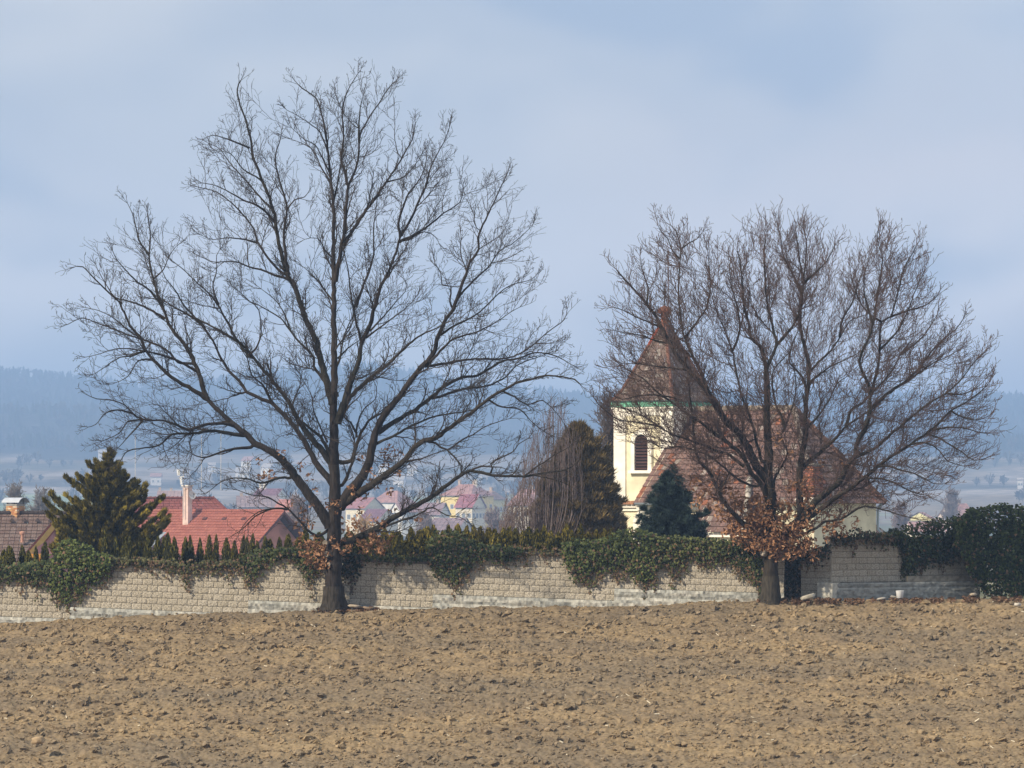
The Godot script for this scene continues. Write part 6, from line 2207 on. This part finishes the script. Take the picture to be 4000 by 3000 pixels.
func make_ivy() -> void:
	rng.seed = 808
	leaf_mesh = ivy_leaf()
	ivy("dark ivy thick along the wall top at the left edge", [[-60, 2200, 2270], [0, 2204, 2264], [100, 2198, 2266], [180, 2182, 2285], [235, 2185, 2300]], 950, 0.32, 26)
	ivy("tall bushy ivy mound with light green leaves under the golden cypress", [[205, 2165, 2310], [235, 2112, 2335], [262, 2098, 2352], [300, 2104, 2320], [345, 2130, 2285], [385, 2160, 2262], [430, 2168, 2225]], 1000, 0.42, 30, 129.96, 0.0, Color(0.020, 0.032, 0.011), Color(0.125, 0.150, 0.045), 0.10)
	ivy("thin ivy fringe along the wall top right of the bushy mound", [[420, 2174, 2216], [500, 2180, 2206], [600, 2183, 2206], [655, 2186, 2222], [715, 2188, 2258], [765, 2188, 2244], [800, 2188, 2220], [850, 2190, 2214], [955, 2192, 2218]], 800, 0.2, 22, 129.96, 0.0, Color(0.030, 0.034, 0.016), Color(0.120, 0.115, 0.055), 0.3)
	ivy("ivy patch trailing over the step in the wall left of the big oak", [[940, 2178, 2216], [975, 2150, 2262], [1000, 2142, 2258], [1040, 2140, 2200], [1110, 2140, 2172], [1170, 2146, 2186], [1195, 2146, 2262], [1215, 2150, 2270], [1235, 2150, 2200], [1265, 2150, 2180]], 950, 0.24, 22)
	ivy("dark ivy painted darker for the shade, hanging close right of the big oak's trunk", [[1335, 2140, 2260], [1365, 2142, 2262], [1392, 2150, 2250], [1410, 2155, 2200]], 900, 0.16, 4, 129.96, 0.0, Color(0.010, 0.014, 0.008), Color(0.035, 0.042, 0.02), 0.1)  # leaf colours lowered to stand for the trunk's shade
	ivy("low ivy fringe on the wall between the big oak and the great ivy cushion", [[1400, 2164, 2190], [1480, 2168, 2188], [1550, 2170, 2196], [1570, 2170, 2222], [1600, 2172, 2188], [1690, 2170, 2186]], 650, 0.14, 10)
	ivy("great dark cushion of ivy with a long hanging tongue in the middle of the wall", [[1672, 2110, 2200], [1695, 2080, 2220], [1725, 2064, 2262], [1760, 2062, 2275], [1800, 2068, 2275], [1822, 2090, 2235], [1850, 2114, 2180], [1920, 2128, 2184], [1985, 2136, 2176], [2030, 2142, 2160]], 1050, 0.42, 26)
	ivy("thin brownish ivy strip on the wall top below the upright bare shrub", [[2000, 2146, 2158], [2080, 2152, 2160], [2160, 2146, 2168], [2225, 2132, 2186]], 600, 0.12, 8, 129.96, 0.0, Color(0.035, 0.036, 0.018), Color(0.12, 0.11, 0.055), 0.4)
	ivy("huge shaggy ivy mass pouring down the wall below the church tower", [[2205, 2118, 2180], [2245, 2106, 2262], [2285, 2104, 2270], [2320, 2108, 2236], [2380, 2092, 2222], [2430, 2066, 2220], [2470, 2058, 2250], [2510, 2064, 2282], [2545, 2080, 2270], [2565, 2086, 2225]], 1050, 0.42, 40, 129.96, 0.0, Color(0.022, 0.034, 0.013), Color(0.125, 0.145, 0.048), 0.12)
	ivy("ivy band with yellowish hanging tufts below the small spruce", [[2550, 2082, 2215], [2590, 2086, 2196], [2620, 2090, 2240], [2650, 2092, 2222], [2690, 2094, 2176], [2740, 2098, 2180], [2785, 2100, 2212], [2820, 2102, 2180], [2850, 2102, 2180]], 1000, 0.36, 46, 129.96, 0.0, Color(0.024, 0.034, 0.014), Color(0.115, 0.125, 0.045), 0.18)
	ivy("ivy curtain running down beside the spreading oak's trunk", [[2840, 2102, 2180], [2880, 2104, 2212], [2920, 2106, 2230], [2950, 2110, 2270], [2975, 2120, 2330], [2990, 2130, 2335]], 1000, 0.3, 30, 129.96, 0.0, Color(0.016, 0.025, 0.012), Color(0.075, 0.09, 0.035), 0.16)
	ivy("ivy with deep shade painted into its leaves, filling the recess behind the spreading oak", [[3030, 2120, 2340], [3070, 2110, 2340], [3110, 2120, 2345], [3140, 2140, 2345]], 900, 0.35, 6, 131.0, 0.0, Color(0.012, 0.014, 0.008), Color(0.04, 0.042, 0.022), 0.2)  # leaf tints darkened to carry the shade of the recess
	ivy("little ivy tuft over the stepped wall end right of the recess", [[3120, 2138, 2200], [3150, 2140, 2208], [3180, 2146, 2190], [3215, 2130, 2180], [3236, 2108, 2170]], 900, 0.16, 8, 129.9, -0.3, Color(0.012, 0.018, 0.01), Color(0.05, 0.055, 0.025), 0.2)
	var yw := deg_to_rad(33.0)
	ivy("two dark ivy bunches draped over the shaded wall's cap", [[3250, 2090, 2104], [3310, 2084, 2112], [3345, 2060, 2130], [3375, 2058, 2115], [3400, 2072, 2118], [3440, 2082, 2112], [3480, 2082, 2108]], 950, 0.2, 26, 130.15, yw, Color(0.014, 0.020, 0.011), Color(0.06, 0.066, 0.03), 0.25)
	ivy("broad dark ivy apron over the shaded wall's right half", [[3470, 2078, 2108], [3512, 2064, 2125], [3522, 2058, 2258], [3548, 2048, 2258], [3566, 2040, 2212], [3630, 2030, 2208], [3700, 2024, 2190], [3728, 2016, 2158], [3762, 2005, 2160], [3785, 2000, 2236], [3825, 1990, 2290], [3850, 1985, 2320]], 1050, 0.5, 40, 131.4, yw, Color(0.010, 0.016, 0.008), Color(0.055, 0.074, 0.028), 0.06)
	ivy("great ivy clad bush filling the right corner", [[3735, 2022, 2120], [3775, 2000, 2190], [3815, 1980, 2270], [3850, 1970, 2325], [3900, 1962, 2335], [3950, 1968, 2335], [4000, 1972, 2335], [4080, 1975, 2335], [4200, 1990, 2340]], 1050, 0.55, 20, 132.0, 0.0, Color(0.010, 0.016, 0.008), Color(0.060, 0.082, 0.026), 0.05)
	# bulk of the bush under its leaves
	var c := thing("corner_bush", "olive green top of the bush rising behind the right corner's ivy", "shrub", at(3950, 2335, 133.2))
	var foot := c.position
	var pl: Array[Transform3D] = []
	var tn := PackedColorArray()
	var fin := tuft(18, 0.6, 0.07, 0.8)
	for i in 2600:
		var d := rv()
		if d.length() > 1.0:
			continue
		var p := Vector3(1.5, 1.15, 0) + d * Vector3(2.0, 1.6, 1.1)
		if p.y < 0.0:
			continue
		add_tuft(pl, tn, p, Vector3(d.x, 0.8, d.z + 0.2), Vector2(0.16, 0.34), Color(0.035, 0.05, 0.014), Color(0.115, 0.125, 0.035), 1.0)
	scatter("foliage", fin, M.needle, pl, tn, c)
	var s := Shape.new()
	s.col = Color(0.03, 0.03, 0.02)
	s.tube(PackedVector3Array([Vector3(0.6, -0.3, 0), Vector3(0.7, 1.6, 0)]), PackedFloat32Array([0.12, 0.05]), 7)
	part("stem", s, M.bark, c)

# ---------------------------------------------------------------- bits on the ground
func make_litter() -> void:
	rng.seed = 909
	var lf := oak_leaf()
	for q in [["fallen leaves round the spreading oak's foot", 2960, 3260, 2342, 2356, 800], ["brown fallen leaves along the foot of the shaded wall", 3250, 3990, 2336, 2352, 1300], ["fallen leaves by the big oak's foot", 1210, 1480, 2378, 2392, 500]]:
		var pl: Array[Transform3D] = []
		var tn := PackedColorArray()
		for i in q[5]:
			var px := rnd(q[1], q[2])
			if noise_soil.get_noise_2d(px * 0.05, 8.0) < -0.1:
				continue
			var d := rnd(128.9, 130.1)
			var x := at(px, 2350, d).x
			var y := field_y(x, d) + clods(x, d) * 0.4 + rnd(0.0, 0.07)
			var sz := rnd(0.06, 0.11)
			pl.append(facing(Vector3(rnd(-0.8, 0.8), 1, rnd(-0.8, 0.8)), rnd(0, TAU), Vector3(sz, sz * 1.3, sz), Vector3(x, y + 0.02, -d)))
			tn.append(Color(0.10, 0.058, 0.036).lerp(Color(0.22, 0.135, 0.085), rng.randf()))
		tag(scatter("fallen_leaves", lf, M.dead, pl, tn, self), q[0], "leaves", "", "stuff")
	# stones and odd bits at the wall's foot
	for q in [["pale squared stone lying at the stepped wall end", 3158, 2332, 129.2, Vector3(0.46, 0.13, 0.25), 0.25, Color(0.46, 0.43, 0.36)], ["flat grey stone on the leaves before the shaded wall", 3444, 2338, 129.3, Vector3(0.30, 0.06, 0.2), 0.1, Color(0.40, 0.38, 0.34)], ["flat grey slab leaning below the white tub", 3495, 2332, 129.4, Vector3(0.28, 0.06, 0.22), -0.2, Color(0.36, 0.34, 0.3)], ["small beige stone near the ivy's right foot", 3802, 2322, 129.6, Vector3(0.2, 0.08, 0.15), 0.0, Color(0.42, 0.36, 0.28)], ["small pale boulder at the right edge of the field", 3975, 2362, 128.2, Vector3(0.2, 0.1, 0.15), 0.0, Color(0.5, 0.46, 0.4)], ["flat pale rubble stone right of the big oak's foot", 1385, 2368, 129.3, Vector3(0.42, 0.08, 0.25), -0.1, Color(0.40, 0.34, 0.26)], ["brown rubble stone beside the big oak's foot", 1440, 2376, 129.2, Vector3(0.34, 0.07, 0.22), -0.2, Color(0.26, 0.19, 0.13)], ["broad flat pale clod low on the left of the field", 148, 2893, 110.0, Vector3(0.36, 0.18, 0.2), 0.1, Color(0.40, 0.30, 0.19)]]:
		var s := Shape.new()
		var sz: Vector3 = q[4]
		s.col = q[6]
		var ring := PackedVector2Array([Vector2(0.0, -0.5), Vector2(0.40, -0.45), Vector2(0.5, -0.1), Vector2(0.47, 0.3), Vector2(0.34, 0.5), Vector2(0.0, 0.52)])
		s.lathe(Vector3.ZERO, ring, 9)
		for i in s.v.size():
			s.v[i] = (s.v[i] + Vector3(noise_soil.get_noise_3dv(s.v[i] * 6.0 + sz * 90.0), noise_soil.get_noise_3dv(s.v[i] * 5.0), noise_soil.get_noise_3dv(s.v[i] * 7.0)) * 0.22) * sz
		var p := at(q[1], q[2], q[3])
		p.y = maxf(p.y, field_y(p.x, q[3]) + 0.02)
		var o := MeshInstance3D.new()
		o.name = numbered("stone")
		o.mesh = s.mesh()
		o.material_override = M.concrete
		add_child(o)
		o.position = p
		o.rotation.z = q[5]
		tag(o, q[0], "stone", "stones at the foot of the wall")
	var tub := thing("plastic_tub", "small white plastic tub standing at the foot of the shaded wall", "tub", at(3515, 2336, 129.25))
	var s := Shape.new()
	s.col = Color(0.72, 0.73, 0.74)
	s.lathe(Vector3.ZERO, PackedVector2Array([Vector2(0.0, 0.0), Vector2(0.095, 0.0), Vector2(0.115, 0.2), Vector2(0.12, 0.2), Vector2(0.12, 0.215), Vector2(0.0, 0.222)]), 16)
	part("body", s, M.plain, tub)
